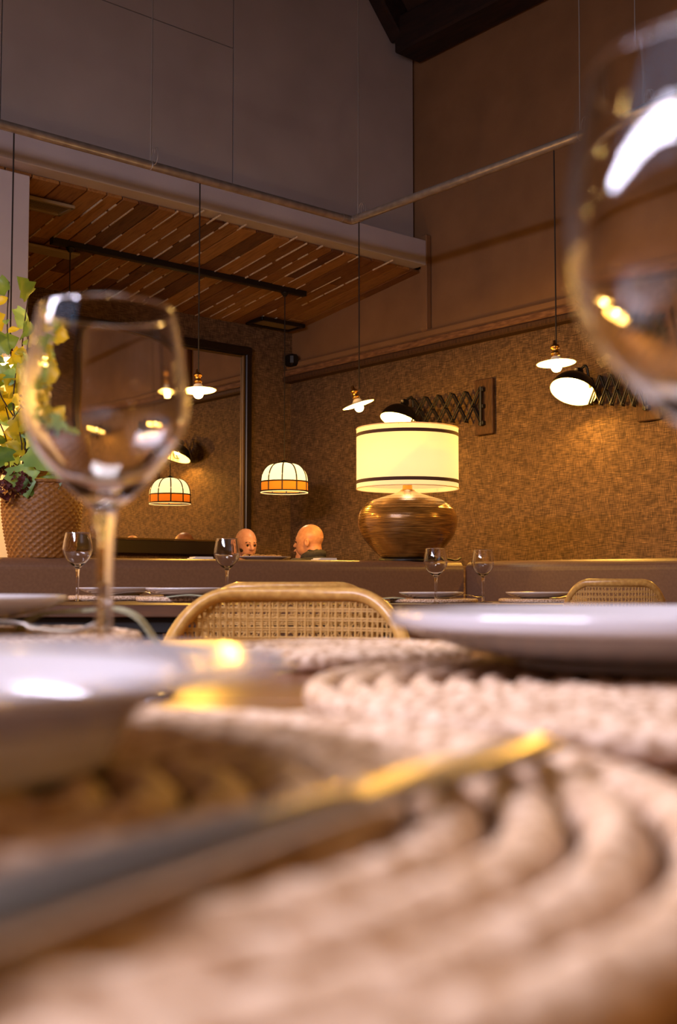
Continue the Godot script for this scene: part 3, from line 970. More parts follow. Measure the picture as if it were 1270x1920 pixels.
func fork(label: String, at: Vector3, turn: float, group := "") -> Node3D:
	# handle end at the origin side, tines towards +x
	var t := thing("fork", label, "fork", at, turn, group)
	var hp := [Vector3(-0.13, 0.004, 0), Vector3(-0.08, 0.006, 0), Vector3(-0.02, 0.014, 0), Vector3(0.02, 0.013, 0), Vector3(0.035, 0.008, 0)]
	part("handle", MB.new().tube(smooth_path(hp, 5), [0.009, 0.009, 0.0088, 0.0085, 0.008, 0.0075, 0.007, 0.0062, 0.0056, 0.005, 0.0045, 0.004, 0.004, 0.004, 0.0042, 0.0046, 0.0055, 0.007, 0.0085, 0.010, 0.011], 8, false, 0.22), M.cutlery, t)
	for k in 4:
		var z := (k - 1.5) * 0.0058
		part("tine", MB.new().tube(smooth_path([Vector3(0.03, 0.009, z), Vector3(0.05, 0.006, z), Vector3(0.07, 0.006, z), Vector3(0.085, 0.012, z * 0.95)], 4), 0.0016, 5), M.cutlery, t)
	return t

func napkin(label: String, x: float, y: float, z: float, pts: Array, w: float, group := "") -> Node3D:
	# folded cloth: a section swept in depth, rounded at its folds
	var t := thing("napkin", label, "napkin", Vector3(x, y, -z), 0.0, group)
	for layer in 1:
		var path := smooth_path(pts, 6)
		var poly := PackedVector2Array()
		for q in path:
			poly.append(Vector2(q.x, q.y + 0.0032))
		for k in range(path.size() - 1, -1, -1):
			poly.append(Vector2(path[k].x, path[k].y))
		part("fold", MB.new().prism(poly, -w / 2, w / 2), M.napkin, t)
	return t

func near_table() -> void:
	var t := thing("dining_table", "wide brown wooden table in front, laid with coiled placemats", "table", Vector3(-0.05, 0, -0.475))
	for k in 7:
		part("table_board", MB.new().box(Vector3(0, 0.743, -0.725 + 0.207 * (k + 0.5)), Vector3(1.6, 0.034, 0.206), 0.0025), M.table_wood, t)
	for s in [-1, 1]:
		part("apron", MB.new().box(Vector3(0, 0.69, s * 0.62), Vector3(1.44, 0.07, 0.025), 0.003), M.table_dark, t)
		for z in [-1, 1]:
			part("leg", MB.new().box(Vector3(s * 0.72, 0.363, z * 0.61), Vector3(0.07, 0.726, 0.07), 0.006), M.table_dark, t)
	var ty := 0.76
	placemat("coiled rattan placemat under the knife", -0.091, ty, 0.253, 10)
	placemat("coiled rattan placemat under the broad thick-rimmed plate", 0.172, ty, 0.535, 11, "", 0.7)
	placemat("coiled rattan placemat under the folded napkin at table's far edge", -0.352, ty, 1.03, 10, "", 1.9)
	placemat("small coiled rattan mat between two place settings", 0.008, ty, 0.83, 5, "", 2.6)
	plate("small white plate on the placemat with the knife", -0.116, ty + 0.0155, 0.283, 0.105, 0.0255, 0.002)
	plate("broad thick-rimmed white plate beside the small coiled mat", 0.178, ty + 0.0155, 0.62, 0.15, 0.0297, 0.0085)
	plate("white plate resting on a folded sage napkin", -0.398, ty + 0.0213, 1.03, 0.148, 0.0265, 0.0045)
	wine_glass("empty stemmed wine glass standing behind the small white plate", -0.1225, ty, 0.592)
	wine_glass("empty stemmed wine glass standing beside the knife's placemat", 0.107, ty, 0.31)
	# table knife lying over the mat
	var a := Vector3(-0.0588, 0.7752, -0.1155)
	var dir := Vector3(0.0965, 0, -0.156).normalized()
	var kn := thing("table_knife", "steel table knife lying across the near placemat", "knife", a, atan2(-dir.z, dir.x))
	var hp := []
	var hr := []
	for k in 13:
		var f := k / 12.0
		hp.append(Vector3(f * 0.112, 0.0042, 0))
		hr.append(0.0108 - 0.0042 * f if k > 0 else 0.007)
	part("handle", MB.new().tube(hp, hr, 14, false, 0.48), M.cutlery, kn)
	var rows := []
	for k in 25:
		var f := k / 24.0
		var x := 0.108 + f * 0.108
		var wl := 0.0052 + 0.0058 * sin(minf(f * 1.6, 1.0) * PI / 2) * (1.0 if f < 0.72 else sqrt(maxf(0.0, 1.0 - pow((f - 0.72) / 0.28, 2))))
		var wr := 0.0054 if f < 0.86 else 0.0054 * (1.0 - (f - 0.86) / 0.14 * 0.8)
		if f > 0.99:
			wl = 0.0008
			wr = 0.0008
		var th := 0.0011 if f < 0.97 else 0.0006
		var row := PackedVector3Array()
		row.append(Vector3(x, 0.0042 - 0.0004, wl))
		row.append(Vector3(x, 0.0042 + th * 0.6, wl * 0.3))
		row.append(Vector3(x, 0.0042 + th, -wr))
		row.append(Vector3(x, 0.0042 - th, -wr))
		row.append(Vector3(x, 0.0042 - th * 0.6, wl * 0.3))
		rows.append(row)
	part("blade", MB.new().grid(rows, true, false, true), M.cutlery, kn)
	# folded napkin draped over the far mat, and the fork on it
	napkin("sage green napkin draped over the far placemat's edge", -0.240, ty, 1.07, [Vector3(-0.06, 0.0155, 0), Vector3(-0.04, 0.0285, 0), Vector3(0.0, 0.032, 0), Vector3(0.03, 0.0335, 0), Vector3(0.05, 0.026, 0), Vector3(0.062, 0.012, 0), Vector3(0.070, 0.0, 0)], 0.03)
	fork("steel fork resting on the placemat beside the sage napkin", Vector3(-0.285, ty + 0.0145, -0.93), 0.10)


func small_table(label: String, x0: float, x1: float, z0: float, z1: float, top: float) -> void:
	var t := thing("bistro_table", label, "table", Vector3((x0 + x1) / 2, 0, -(z0 + z1) / 2))
	var w := x1 - x0
	var d := z1 - z0
	part("table_top", MB.new().box(Vector3(0, top - 0.016, 0), Vector3(w, 0.032, d), 0.003), M.table_dark, t)
	part("apron", MB.new().box(Vector3(0, top - 0.052, 0), Vector3(w - 0.05, 0.04, d - 0.05), 0.003), M.black, t)
	part("pedestal", MB.new().box(Vector3(-w * 0.08, (top - 0.07) / 2 + 0.01, 0), Vector3(0.08, top - 0.08, 0.08), 0.006), M.black, t)
	part("base_plate", MB.new().box(Vector3(-w * 0.08, 0.01, 0), Vector3(0.42, 0.02, 0.42), 0.005), M.black, t)

func far_tables() -> void:
	small_table("dark bistro table laid for two behind the cane chairs", -1.06, 0.10, 2.83, 3.98, 0.764)
	small_table("dark bistro table laid for one in front of the table lamp", -0.06, 0.563, 4.05, 4.72, 0.742)
	small_table("dark bistro table laid for one beside the cane chair", 0.569, 0.985, 4.05, 4.66, 0.742)
	var g := "place settings on the far tables"
	placemat("coiled rattan placemat under a plate and glass beside the basket", -0.70, 0.764, 3.60, 9, g)
	placemat("coiled rattan placemat under the plate behind the cane chairs", -0.44, 0.764, 3.34, 9, g)
	placemat("coiled rattan placemat on the table in front of the lamp", 0.372, 0.742, 4.42, 10, g)
	placemat("coiled rattan placemat on the table beside the cane chair", 0.80, 0.742, 4.44, 10, g)
	plate("white plate on the bistro table nearer the basket", -0.70, 0.7795, 3.60, 0.125, 0.025, 0.0045, g)
	plate("white plate on the bistro table behind the cane chairs", -0.449, 0.7795, 3.34, 0.120, 0.025, 0.0045, g)
	plate("white plate on the bistro table below the bronze lamp", 0.365, 0.7575, 4.45, 0.128, 0.025, 0.0045, g)
	plate("white plate on the bistro table beside the cane chair", 0.79, 0.7575, 4.46, 0.132, 0.025, 0.0045, g)
	var gg := "wine glasses on the far tables"
	wine_glass("wine glass on the bistro table in front of the basket", -0.775, 0.764, 3.36, gg)
	wine_glass("wine glass on the bistro table between mirror and cane chairs", -0.375, 0.764, 3.80, gg)
	wine_glass("wine glass standing before the plate below the bronze lamp", 0.358, 0.742, 4.17, gg)
	wine_glass("wine glass standing between the two small laid tables", 0.556, 0.742, 4.36, gg)
	napkin("sage napkin beside the plate below the bronze lamp", 0.215, 0.7555, 4.40, [Vector3(-0.05, 0, 0), Vector3(0.0, 0.004, 0), Vector3(0.04, 0.001, 0)], 0.16)
	napkin("sage napkin under the fork on the table behind the cane chairs", -0.42, 0.7775, 3.18, [Vector3(-0.06, 0, 0), Vector3(0.0, 0.006, 0), Vector3(0.06, 0.001, 0)], 0.05)
	fork("fork propped beside the plate below the bronze lamp", Vector3(0.49, 0.757, -4.37), 0.5, "forks on the far tables")
	fork("fork beside the plate next to the cane chair", Vector3(0.91, 0.757, -4.36), 0.6, "forks on the far tables")
	fork("fork on the placemat between the two plates near the basket", Vector3(-0.60, 0.7785, -3.40), 0.2, "forks on the far tables")


# ---------------------------------------------------------------- cane chairs
var chair: Node3D

func rim_at(f: float) -> Vector3:
	# f from -1 (left arm end) over 0 (middle of the back) to 1; back lies at +z
	var s := absf(f)
	var sg := signf(f)
	var x: float
	var z: float
	var y: float
	if s < 0.62:
		var an := s / 0.62 * PI / 2
		x = 0.205 * pow(sin(an), 0.92)
		z = 0.13 * pow(maxf(cos(an), 0.0), 0.8) + 0.03
	else:
		var k := (s - 0.62) / 0.38
		x = 0.205 + 0.012 * k
		z = 0.03 - 0.29 * k
	var drop := clampf((s - 0.20) / 0.64, 0.0, 1.0)
	y = 0.803 - 0.155 * drop * drop * (3.0 - 2.0 * drop)
	return Vector3(x * sg, y, z)

func chairs() -> void:
	var t := thing("cane_chair", "rattan armchair with woven cane back at the near table's far side", "chair", Vector3.ZERO, 0.0, "rattan cane chairs")
	var rim := []
	for k in 81:
		rim.append(rim_at(-1.0 + k / 40.0))
	var front := []
	# arms bend down into the front legs
	for sg in [1.0, -1.0]:
		var e := rim_at(sg)
		front.append(smooth_path([e, e + Vector3(0, -0.03, -0.035), e + Vector3(0, -0.12, -0.045), Vector3(e.x * 0.95, 0.30, e.z - 0.05), Vector3(e.x * 0.93, 0.0, e.z - 0.04)], 6))
	part("back_rim", MB.new().tube(rim, 0.0125, 12), M.rattan_gold, t)
	for f in front:
		part("leg", MB.new().tube(f, 0.0135, 10), M.rattan_gold, t)
	for sg in [-1.0, 1.0]:
		var q := rim_at(sg * 0.40)
		part("leg", MB.new().tube(smooth_path([Vector3(q.x * 0.92, 0.46, q.z - 0.02), Vector3(q.x * 0.96, 0.25, q.z), Vector3(q.x * 1.05, 0.0, q.z + 0.03)], 6), 0.0135, 10), M.rattan_gold, t)
	# woven back between rim and seat ring
	var low := 0.47
	var pt := func(f: float, y: float) -> Vector3:
		var r := rim_at(f)
		var k := clampf((r.y - y) / 0.33, 0.0, 1.0)
		return Vector3(r.x * (1.0 - 0.06 * k), y, r.z * (1.0 - 0.1 * k))
	var cane := MB.new()
	var y := low
	var row := 0
	while y < 0.80:
		var path := []
		for k in 73:
			var f := -0.78 + 1.56 * k / 72.0
			if rim_at(f).y - 0.006 > y:
				path.append(pt.call(f, y))
		if path.size() > 2:
			cane.tube(path, 0.0018, 5, false, 1.0, false)
			var up := []
			for p in path:
				up.append(p + Vector3(0, 0.0040, 0))
			cane.tube(up, 0.0018, 5, false, 1.0, false)
		y += 0.0168
		row += 1
	for k in 60:
		var f := -0.78 + 1.56 * k / 59.0
		var ytop := rim_at(f).y - 0.004
		var path := []
		var n := int((ytop - low) / 0.02) + 2
		for s in n:
			path.append(pt.call(f, lerpf(low, ytop, float(s) / (n - 1))))
		cane.tube(path, 0.0023, 5, false, 1.0, false)
	for sg in [-1.0, 1.0]:
		for k in 46:
			var path := []
			for s in 24:
				var yy := low + s * 0.0145
				var f: float = -1.1 + 2.2 * k / 45.0 + sg * s * 0.0225
				if absf(f) < 0.78 and rim_at(f).y - 0.004 > yy:
					path.append(pt.call(f, yy))
			if path.size() > 1:
				cane.tube(path, 0.0009, 4, false, 1.0, false)
	part("cane_back", cane, M.cane, t)
	# seat
	var seat := []
	for k in 48:
		var an := TAU * k / 48.0
		seat.append(Vector3(0.205 * cos(an) * (1.0 if absf(sin(an)) > 0.2 else 1.02), 0.445, 0.19 * sin(an) - 0.04))
	part("seat_ring", MB.new().tube(seat, 0.014, 8, true), M.rattan_gold, t)
	part("seat", MB.new().lathe([Vector2(0, 0.436), Vector2(0.20, 0.436), Vector2(0.203, 0.446), Vector2(0.19, 0.456), Vector2(0, 0.460)], 48, Transform3D(Basis.from_scale(Vector3(1, 1, 0.93)), Vector3(0, 0, -0.04))), M.cane, t)
	chair = t
	# faces the camera across the near table
	t.position = Vector3(-0.093, 0, -1.87)
	t.rotation.y = PI - 0.06
	t.scale.y = 0.995
	var c2 := copy(t, "rattan chair at the bistro table laid for two, only its rim showing", Vector3(-0.115, 0, -2.66), 0.06)
	c2.scale.y = 1.007
	var c3 := copy(t, "rattan cane chair with its back turned, beside the laid bistro table", Vector3(0.917, 0, -3.78), -0.18)
	c3.scale = Vector3(0.79, 1.02, 0.79)


# ---------------------------------------------------------------- people
func cap_d(p: Vector3, a: Vector3, b: Vector3, ra: float, rb: float) -> float:
	var ab := b - a
	var t := clampf((p - a).dot(ab) / maxf(ab.length_squared(), 1e-9), 0.0, 1.0)
	return (p - a - ab * t).length() - lerpf(ra, rb, t)

func ell_d(p: Vector3, c: Vector3, r: Vector3) -> float:
	var q := (p - c) / r
	var k := q.length()
	return (k - 1.0) * minf(r.x, minf(r.y, r.z)) if k < 1e-4 else k * (k - 1.0) / (q / r).length()

func smin(a: float, b: float, k: float) -> float:
	var h := clampf(0.5 + 0.5 * (b - a) / k, 0.0, 1.0)
	return lerpf(b, a, h) - k * h * (1.0 - h)

func field(p: Vector3, prims: Array) -> float:
	# each: [kind, ...]; "c" capsule, "e" ellipsoid, "-" carved ellipsoid; last value = blend
	var d := 1e3
	for q in prims:
		if q[0] == "c":
			d = smin(d, cap_d(p, q[1], q[2], q[3], q[4]), q[5])
		elif q[0] == "e":
			d = smin(d, ell_d(p, q[1], q[2]), q[3])
		else:
			d = -smin(-d, ell_d(p, q[1], q[2]), q[3])
	return d

func nets(mb: MB, prims: Array, lo: Vector3, hi: Vector3, cell: float) -> void:
	var n := Vector3i(((hi - lo) / cell).ceil()) + Vector3i.ONE
	var vals := PackedFloat32Array()
	vals.resize(n.x * n.y * n.z)
	var q := 0
	for z in n.z:
		for yy in n.y:
			for x in n.x:
				vals[q] = field(lo + Vector3(x, yy, z) * cell, prims)
				q += 1
	var sx := 1
	var sy := n.x
	var sz := n.x * n.y
	var id := {}
	var corners := [0, sx, sy, sx + sy, sz, sz + sx, sz + sy, sz + sx + sy]
	var cpos := [Vector3(0, 0, 0), Vector3(1, 0, 0), Vector3(0, 1, 0), Vector3(1, 1, 0), Vector3(0, 0, 1), Vector3(1, 0, 1), Vector3(0, 1, 1), Vector3(1, 1, 1)]
	var edges := [[0, 1], [2, 3], [4, 5], [6, 7], [0, 2], [1, 3], [4, 6], [5, 7], [0, 4], [1, 5], [2, 6], [3, 7]]
	for z in n.z - 1:
		for yy in n.y - 1:
			for x in n.x - 1:
				var b := x + yy * sy + z * sz
				var mask := 0
				for k in 8:
					if vals[b + corners[k]] < 0.0:
						mask |= 1 << k
				if mask == 0 or mask == 255:
					continue
				var sum := Vector3()
				var cnt := 0
				for e in edges:
					var a0: bool = (mask >> e[0]) & 1
					var a1: bool = (mask >> e[1]) & 1
					if a0 != a1:
						var v0: float = vals[b + corners[e[0]]]
						var v1: float = vals[b + corners[e[1]]]
						sum += cpos[e[0]].lerp(cpos[e[1]], v0 / (v0 - v1))
						cnt += 1
				id[b] = mb.v.size()
				mb.v.append(lo + (Vector3(x, yy, z) + sum / cnt) * cell)
	for z in range(1, n.z - 1):
		for yy in range(1, n.y - 1):
			for x in range(1, n.x - 1):
				var b := x + yy * sy + z * sz
				var ins := vals[b] < 0.0
				for ax in 3:
					var step: int = [sx, sy, sz][ax]
					if (vals[b + step] < 0.0) == ins:
						continue
					var s1: int = [sy, sz, sx][ax]
					var s2: int = [sz, sx, sy][ax]
					if not (id.has(b) and id.has(b - s1) and id.has(b - s2) and id.has(b - s1 - s2)):
						continue
					var c00: int = id[b - s1 - s2]
					var c10: int = id[b - s2]
					var c11: int = id[b]
					var c01: int = id[b - s1]
					if ins:
						mb.i.append_array(PackedInt32Array([c00, c11, c10, c00, c01, c11]))
					else:
						mb.i.append_array(PackedInt32Array([c00, c10, c11, c00, c11, c01]))

func person(label: String, at: Vector3, turn: float, top: Material, beard: bool, chin_hand: bool, head_turn: float, nod: float) -> void:
	var t := thing("person", label, "person", at, turn)
	# head, seated, face towards -z
	var hb := Basis(Vector3.UP, head_turn) * Basis(Vector3.RIGHT, nod)
	var piv := Vector3(0, 1.03, -0.02)
	var H := func(v: Vector3) -> Vector3: return piv + hb * (v - Vector3(0, 1.03, 0))
	var head := [
		["e", Vector3(0, 1.150, 0.012), Vector3(0.077, 0.092, 0.098), 0.02],
		["e", Vector3(0, 1.105, -0.035), Vector3(0.064, 0.085, 0.060), 0.03],
		["e", Vector3(0, 1.058, -0.045), Vector3(0.046, 0.040, 0.046), 0.03],
		["c", Vector3(-0.03, 1.135, -0.083), Vector3(0.03, 1.135, -0.083), 0.012, 0.012, 0.02],
		["c", Vector3(0, 1.125, -0.092), Vector3(0, 1.092, -0.112), 0.009, 0.013, 0.012],
		["e", Vector3(-0.012, 1.089, -0.100), Vector3(0.010, 0.008, 0.010), 0.008],
		["e", Vector3(0.012, 1.089, -0.100), Vector3(0.010, 0.008, 0.010), 0.008],
		["e", Vector3(0, 1.066, -0.088), Vector3(0.026, 0.007, 0.010), 0.006],
		["e", Vector3(0, 1.056, -0.086), Vector3(0.022, 0.007, 0.010), 0.006],
		["-", Vector3(0, 1.061, -0.100), Vector3(0.024, 0.0025, 0.010), 0.003],
		["-", Vector3(-0.031, 1.118, -0.096), Vector3(0.016, 0.010, 0.012), 0.008],
		["-", Vector3(0.031, 1.118, -0.096), Vector3(0.016, 0.010, 0.012), 0.008],
		["e", Vector3(-0.079, 1.108, 0.010), Vector3(0.010, 0.031, 0.019), 0.006],
		["e", Vector3(0.079, 1.108, 0.010), Vector3(0.010, 0.031, 0.019), 0.006],
		["-", Vector3(-0.089, 1.110, 0.006), Vector3(0.007, 0.018, 0.010), 0.004],
		["-", Vector3(0.089, 1.110, 0.006), Vector3(0.007, 0.018, 0.010), 0.004],
		["c", Vector3(0, 1.06, 0.035), Vector3(0, 0.94, 0.045), 0.056, 0.064, 0.02]]
	var body := MB.new()
	nets(body, head, Vector3(-0.11, 0.96, -0.14), Vector3(0.11, 1.26, 0.13), 0.0055)
	for k in body.v.size():
		body.v[k] = H.call(body.v[k])
	# hands
	var hand := func(base: Vector3, fwd: Vector3, up: Vector3, curl: float, flip: float) -> void:
		var sd := fwd.cross(up).normalized() * flip
		var pr := [["e", base + fwd * 0.045, Vector3(0.040, 0.040, 0.040), 0.01], ["c", base, base + fwd * 0.07, 0.028, 0.034, 0.02]]
		for k in 4:
			var r0: Vector3 = base + fwd * 0.085 + sd * (k - 1.5) * 0.019
			var ln: float = [0.036, 0.042, 0.039, 0.030][k]
			var d1: Vector3 = (fwd * cos(curl) - up * sin(curl)).normalized()
			var d2: Vector3 = (fwd * cos(curl * 2.2) - up * sin(curl * 2.2)).normalized()
			pr.append(["c", r0 - fwd * 0.02, r0 + d1 * ln, 0.0095, 0.009, 0.004])
			pr.append(["c", r0 + d1 * ln, r0 + d1 * ln + d2 * ln * 0.9, 0.009, 0.0078, 0.003])
		var th: Vector3 = base + fwd * 0.03 + sd * -0.032
		pr.append(["c", th, th + (fwd * 0.6 - sd * 0.5 + up * -0.3).normalized() * 0.05, 0.012, 0.010, 0.006])
		nets(body, pr, base - Vector3.ONE * 0.16, base + Vector3.ONE * 0.16, 0.0062)
	var elbows := []
	if chin_hand:
		hand.call(Vector3(0.035, 0.955, -0.175), Vector3(-0.12, 0.93, 0.33).normalized(), Vector3(0.1, -0.33, 0.94).normalized(), 0.95, -1.0)
		elbows.append([Vector3(0.17, 0.74, -0.22), Vector3(0.035, 0.955, -0.175)])
	else:
		hand.call(Vector3(0.13, 0.79, -0.30), Vector3(-0.3, -0.1, -0.95).normalized(), Vector3(0, 0.99, -0.1).normalized(), 0.35, -1.0)
		elbows.append([Vector3(0.24, 0.72, -0.08), Vector3(0.13, 0.79, -0.30)])
	hand.call(Vector3(-0.13, 0.785, -0.30), Vector3(0.3, -0.1, -0.95).normalized(), Vector3(0, 0.99, -0.1).normalized(), 0.35, 1.0)
	elbows.append([Vector3(-0.24, 0.72, -0.08), Vector3(-0.13, 0.785, -0.30)])
	for e in elbows:
		var sg := signf(e[0].x)
		body.tube(smooth_path([Vector3(0, 1.0, 0.03), Vector3(0, 0.93, 0.04), Vector3(sg * 0.17, 0.88, 0.035), e[0], e[1], e[1] + (e[1] - e[0]).normalized() * 0.03], 6), 0.026, 10)
	part("body", body, M.skin, t)
	for sg in [-1.0, 1.0]:
		var ey: Vector3 = H.call(Vector3(sg * 0.031, 1.118, -0.085))
		part("eye", MB.new().lathe([Vector2(0, -0.010), Vector2(0.007, -0.007), Vector2(0.010, 0), Vector2(0.007, 0.007), Vector2(0, 0.010)], 12, Transform3D(Basis(), ey)), M.eye, t)
		var br := []
		for k in 6:
			br.append(H.call(Vector3(sg * (0.014 + 0.007 * k), 1.139 + 0.004 * sin(k / 5.0 * PI), -0.098 + 0.0026 * k)))
		part("eyebrow", MB.new().tube(br, 0.0042, 5), M.beard, t)
	if beard:
		var bd := MB.new()
		var pr := [
			["e", Vector3(0, 1.058, -0.044), Vector3(0.052, 0.046, 0.052), 0.02],
			["e", Vector3(0, 1.082, -0.03), Vector3(0.068, 0.036, 0.055), 0.02],
			["-", Vector3(0, 1.114, -0.07), Vector3(0.05, 0.035, 0.06), 0.01],
			["-", Vector3(0, 1.061, -0.100), Vector3(0.024, 0.006, 0.012), 0.004]]
		nets(bd, pr, Vector3(-0.09, 0.99, -0.12), Vector3(0.09, 1.13, 0.05), 0.006)
		for k in bd.v.size():
			bd.v[k] = H.call(bd.v[k])
		part("beard", bd, M.beard, t)
	# clothes
	var sh := 0.04 if chin_hand else 0.0   # hunched shoulders
	var coat := [
		["c", Vector3(0, 0.52, 0.02), Vector3(0, 0.78, 0.02), 0.155, 0.165, 0.05],
		["c", Vector3(-0.085, 0.56, 0.02), Vector3(-0.10, 0.85, 0.03), 0.10, 0.105, 0.06],
		["c", Vector3(0.085, 0.56, 0.02), Vector3(0.10, 0.85, 0.03), 0.10, 0.105, 0.06],
		["c", Vector3(-0.165, 0.885 + sh, 0.035), Vector3(0.165, 0.885 + sh, 0.035), 0.068, 0.068, 0.06],
		["c", Vector3(0, 0.90 + sh, 0.05), Vector3(0, 0.985 + sh * 0.7, 0.04), 0.085, 0.068, 0.04]]
	var k2 := 0
	for e in elbows:
		var sg := 1.0 if k2 == 0 else -1.0
		coat.append(["c", Vector3(sg * 0.19, 0.88 + sh, 0.03), e[0], 0.062, 0.050, 0.03])
		coat.append(["c", e[0], e[1], 0.050, 0.036, 0.02])
		k2 += 1
	var cm := MB.new()
	nets(cm, coat, Vector3(-0.36, 0.36, -0.40), Vector3(0.36, 1.06, 0.26), 0.018)
	part("jacket", cm, top, t)
	# stand-up collar round the neck
	var ring := []
	for k in 28:
		var an := TAU * k / 28.0
		ring.append(Vector3(0.078 * cos(an), 0.985 + sh * 0.6 + 0.022 * sin(an), 0.022 + 0.080 * sin(an)))
	part("collar", MB.new().tube(ring, 0.017, 8, true, 1.5), top, t)
	var legs := [["c", Vector3(-0.09, 0.52, 0.03), Vector3(0.09, 0.52, 0.03), 0.13, 0.13, 0.04]]
	for sg in [-1.0, 1.0]:
		legs.append(["c", Vector3(sg * 0.09, 0.53, 0.0), Vector3(sg * 0.12, 0.54, -0.36), 0.085, 0.062, 0.03])
		legs.append(["c", Vector3(sg * 0.12, 0.54, -0.36), Vector3(sg * 0.12, 0.10, -0.30), 0.062, 0.045, 0.02])
	var lm := MB.new()
	nets(lm, legs, Vector3(-0.26, 0.02, -0.48), Vector3(0.26, 0.70, 0.22), 0.022)
	part("trousers", lm, M.trousers, t)
	for sg in [-1.0, 1.0]:
		var sm := MB.new()
		nets(sm, [["c", Vector3(sg * 0.12, 0.045, -0.27), Vector3(sg * 0.125, 0.04, -0.42), 0.045, 0.038, 0.02]], Vector3(sg * 0.12 - 0.07, -0.02, -0.49), Vector3(sg * 0.12 + 0.07, 0.12, -0.19), 0.014)
		part("shoe", sm, M.black, t)

func people() -> void:
	person("bald bearded man facing the room, seated at the back table", at_room(5.19, 0, 7.27), YAW + PI, M.shirt, true, false, -0.15, -0.12)
	person("bald man in a dark grey jacket, seen from behind, hand at his chin", at_room(5.17, 0, 6.40), YAW, M.jacket, false, true, 0.55, -0.06)
	for q in [[5.19, 7.30, PI, "plain rattan chair under the bearded man"], [5.17, 6.37, 0.0, "plain rattan chair under the man in grey"]]:
		var s := thing("rattan_stool", q[3], "stool", at_room(q[0], 0, q[1]), YAW + q[2])
		part("seat", MB.new().lathe([Vector2(0, 0.36), Vector2(0.17, 0.36), Vector2(0.175, 0.375), Vector2(0.165, 0.388), Vector2(0, 0.39)], 32), M.cane, s)
		for k in 4:
			var an := TAU * (k + 0.5) / 4.0
			part("leg", MB.new().tube([Vector3(0.13 * cos(an), 0.36, 0.13 * sin(an)), Vector3(0.17 * cos(an), 0, 0.17 * sin(an))], 0.013, 8), M.rattan_gold, s)
	var t := thing("back_table", "small dark table between the two seated men", "table", at_room(5.18, 0, 6.84), YAW)
	part("table_top", MB.new().box(Vector3(0, 0.735, 0), Vector3(0.62, 0.03, 0.44), 0.004), M.table_dark, t)
	part("pedestal", MB.new().tube([Vector3(0, 0.02, 0), Vector3(0, 0.72, 0)], 0.035, 14), M.black, t)
	part("base_plate", MB.new().lathe([Vector2(0, 0), Vector2(0.2, 0), Vector2(0.2, 0.012), Vector2(0.04, 0.025), Vector2(0, 0.025)], 32), M.black, t)


# ---------------------------------------------------------------- basket of leaves on the bench back
func leaf_mesh(kind: int, len_: float) -> ArrayMesh:
	# outline as half widths along the midrib; kind 0 lobed, 1 oval
	var half: Array
	if kind == 0:
		half = [[0.0, 0.03], [0.04, 0.30], [0.10, 0.42], [0.20, 0.36], [0.28, 0.40], [0.40, 0.52], [0.50, 0.40], [0.58, 0.30], [0.66, 0.33], [0.76, 0.24], [0.88, 0.12], [1.0, 0.0]]
	else:
		half = [[0.0, 0.02], [0.12, 0.16], [0.28, 0.27], [0.45, 0.31], [0.62, 0.27], [0.80, 0.16], [0.92, 0.07], [1.0, 0.0]]
	var rows := []
	for q in half:
		var row := PackedVector3Array()
		for s in [-1.0, -0.5, 0.0, 0.5, 1.0]:
			var w: float = q[1] * s
			var fold := absf(w) * 0.28
			row.append(Vector3(w, fold - 0.22 * q[0] * q[0] + 0.03 * sin(q[0] * 9.0 + s * 2.0), q[0]) * len_)
		rows.append(row)
	return MB.new().grid(rows).mesh()

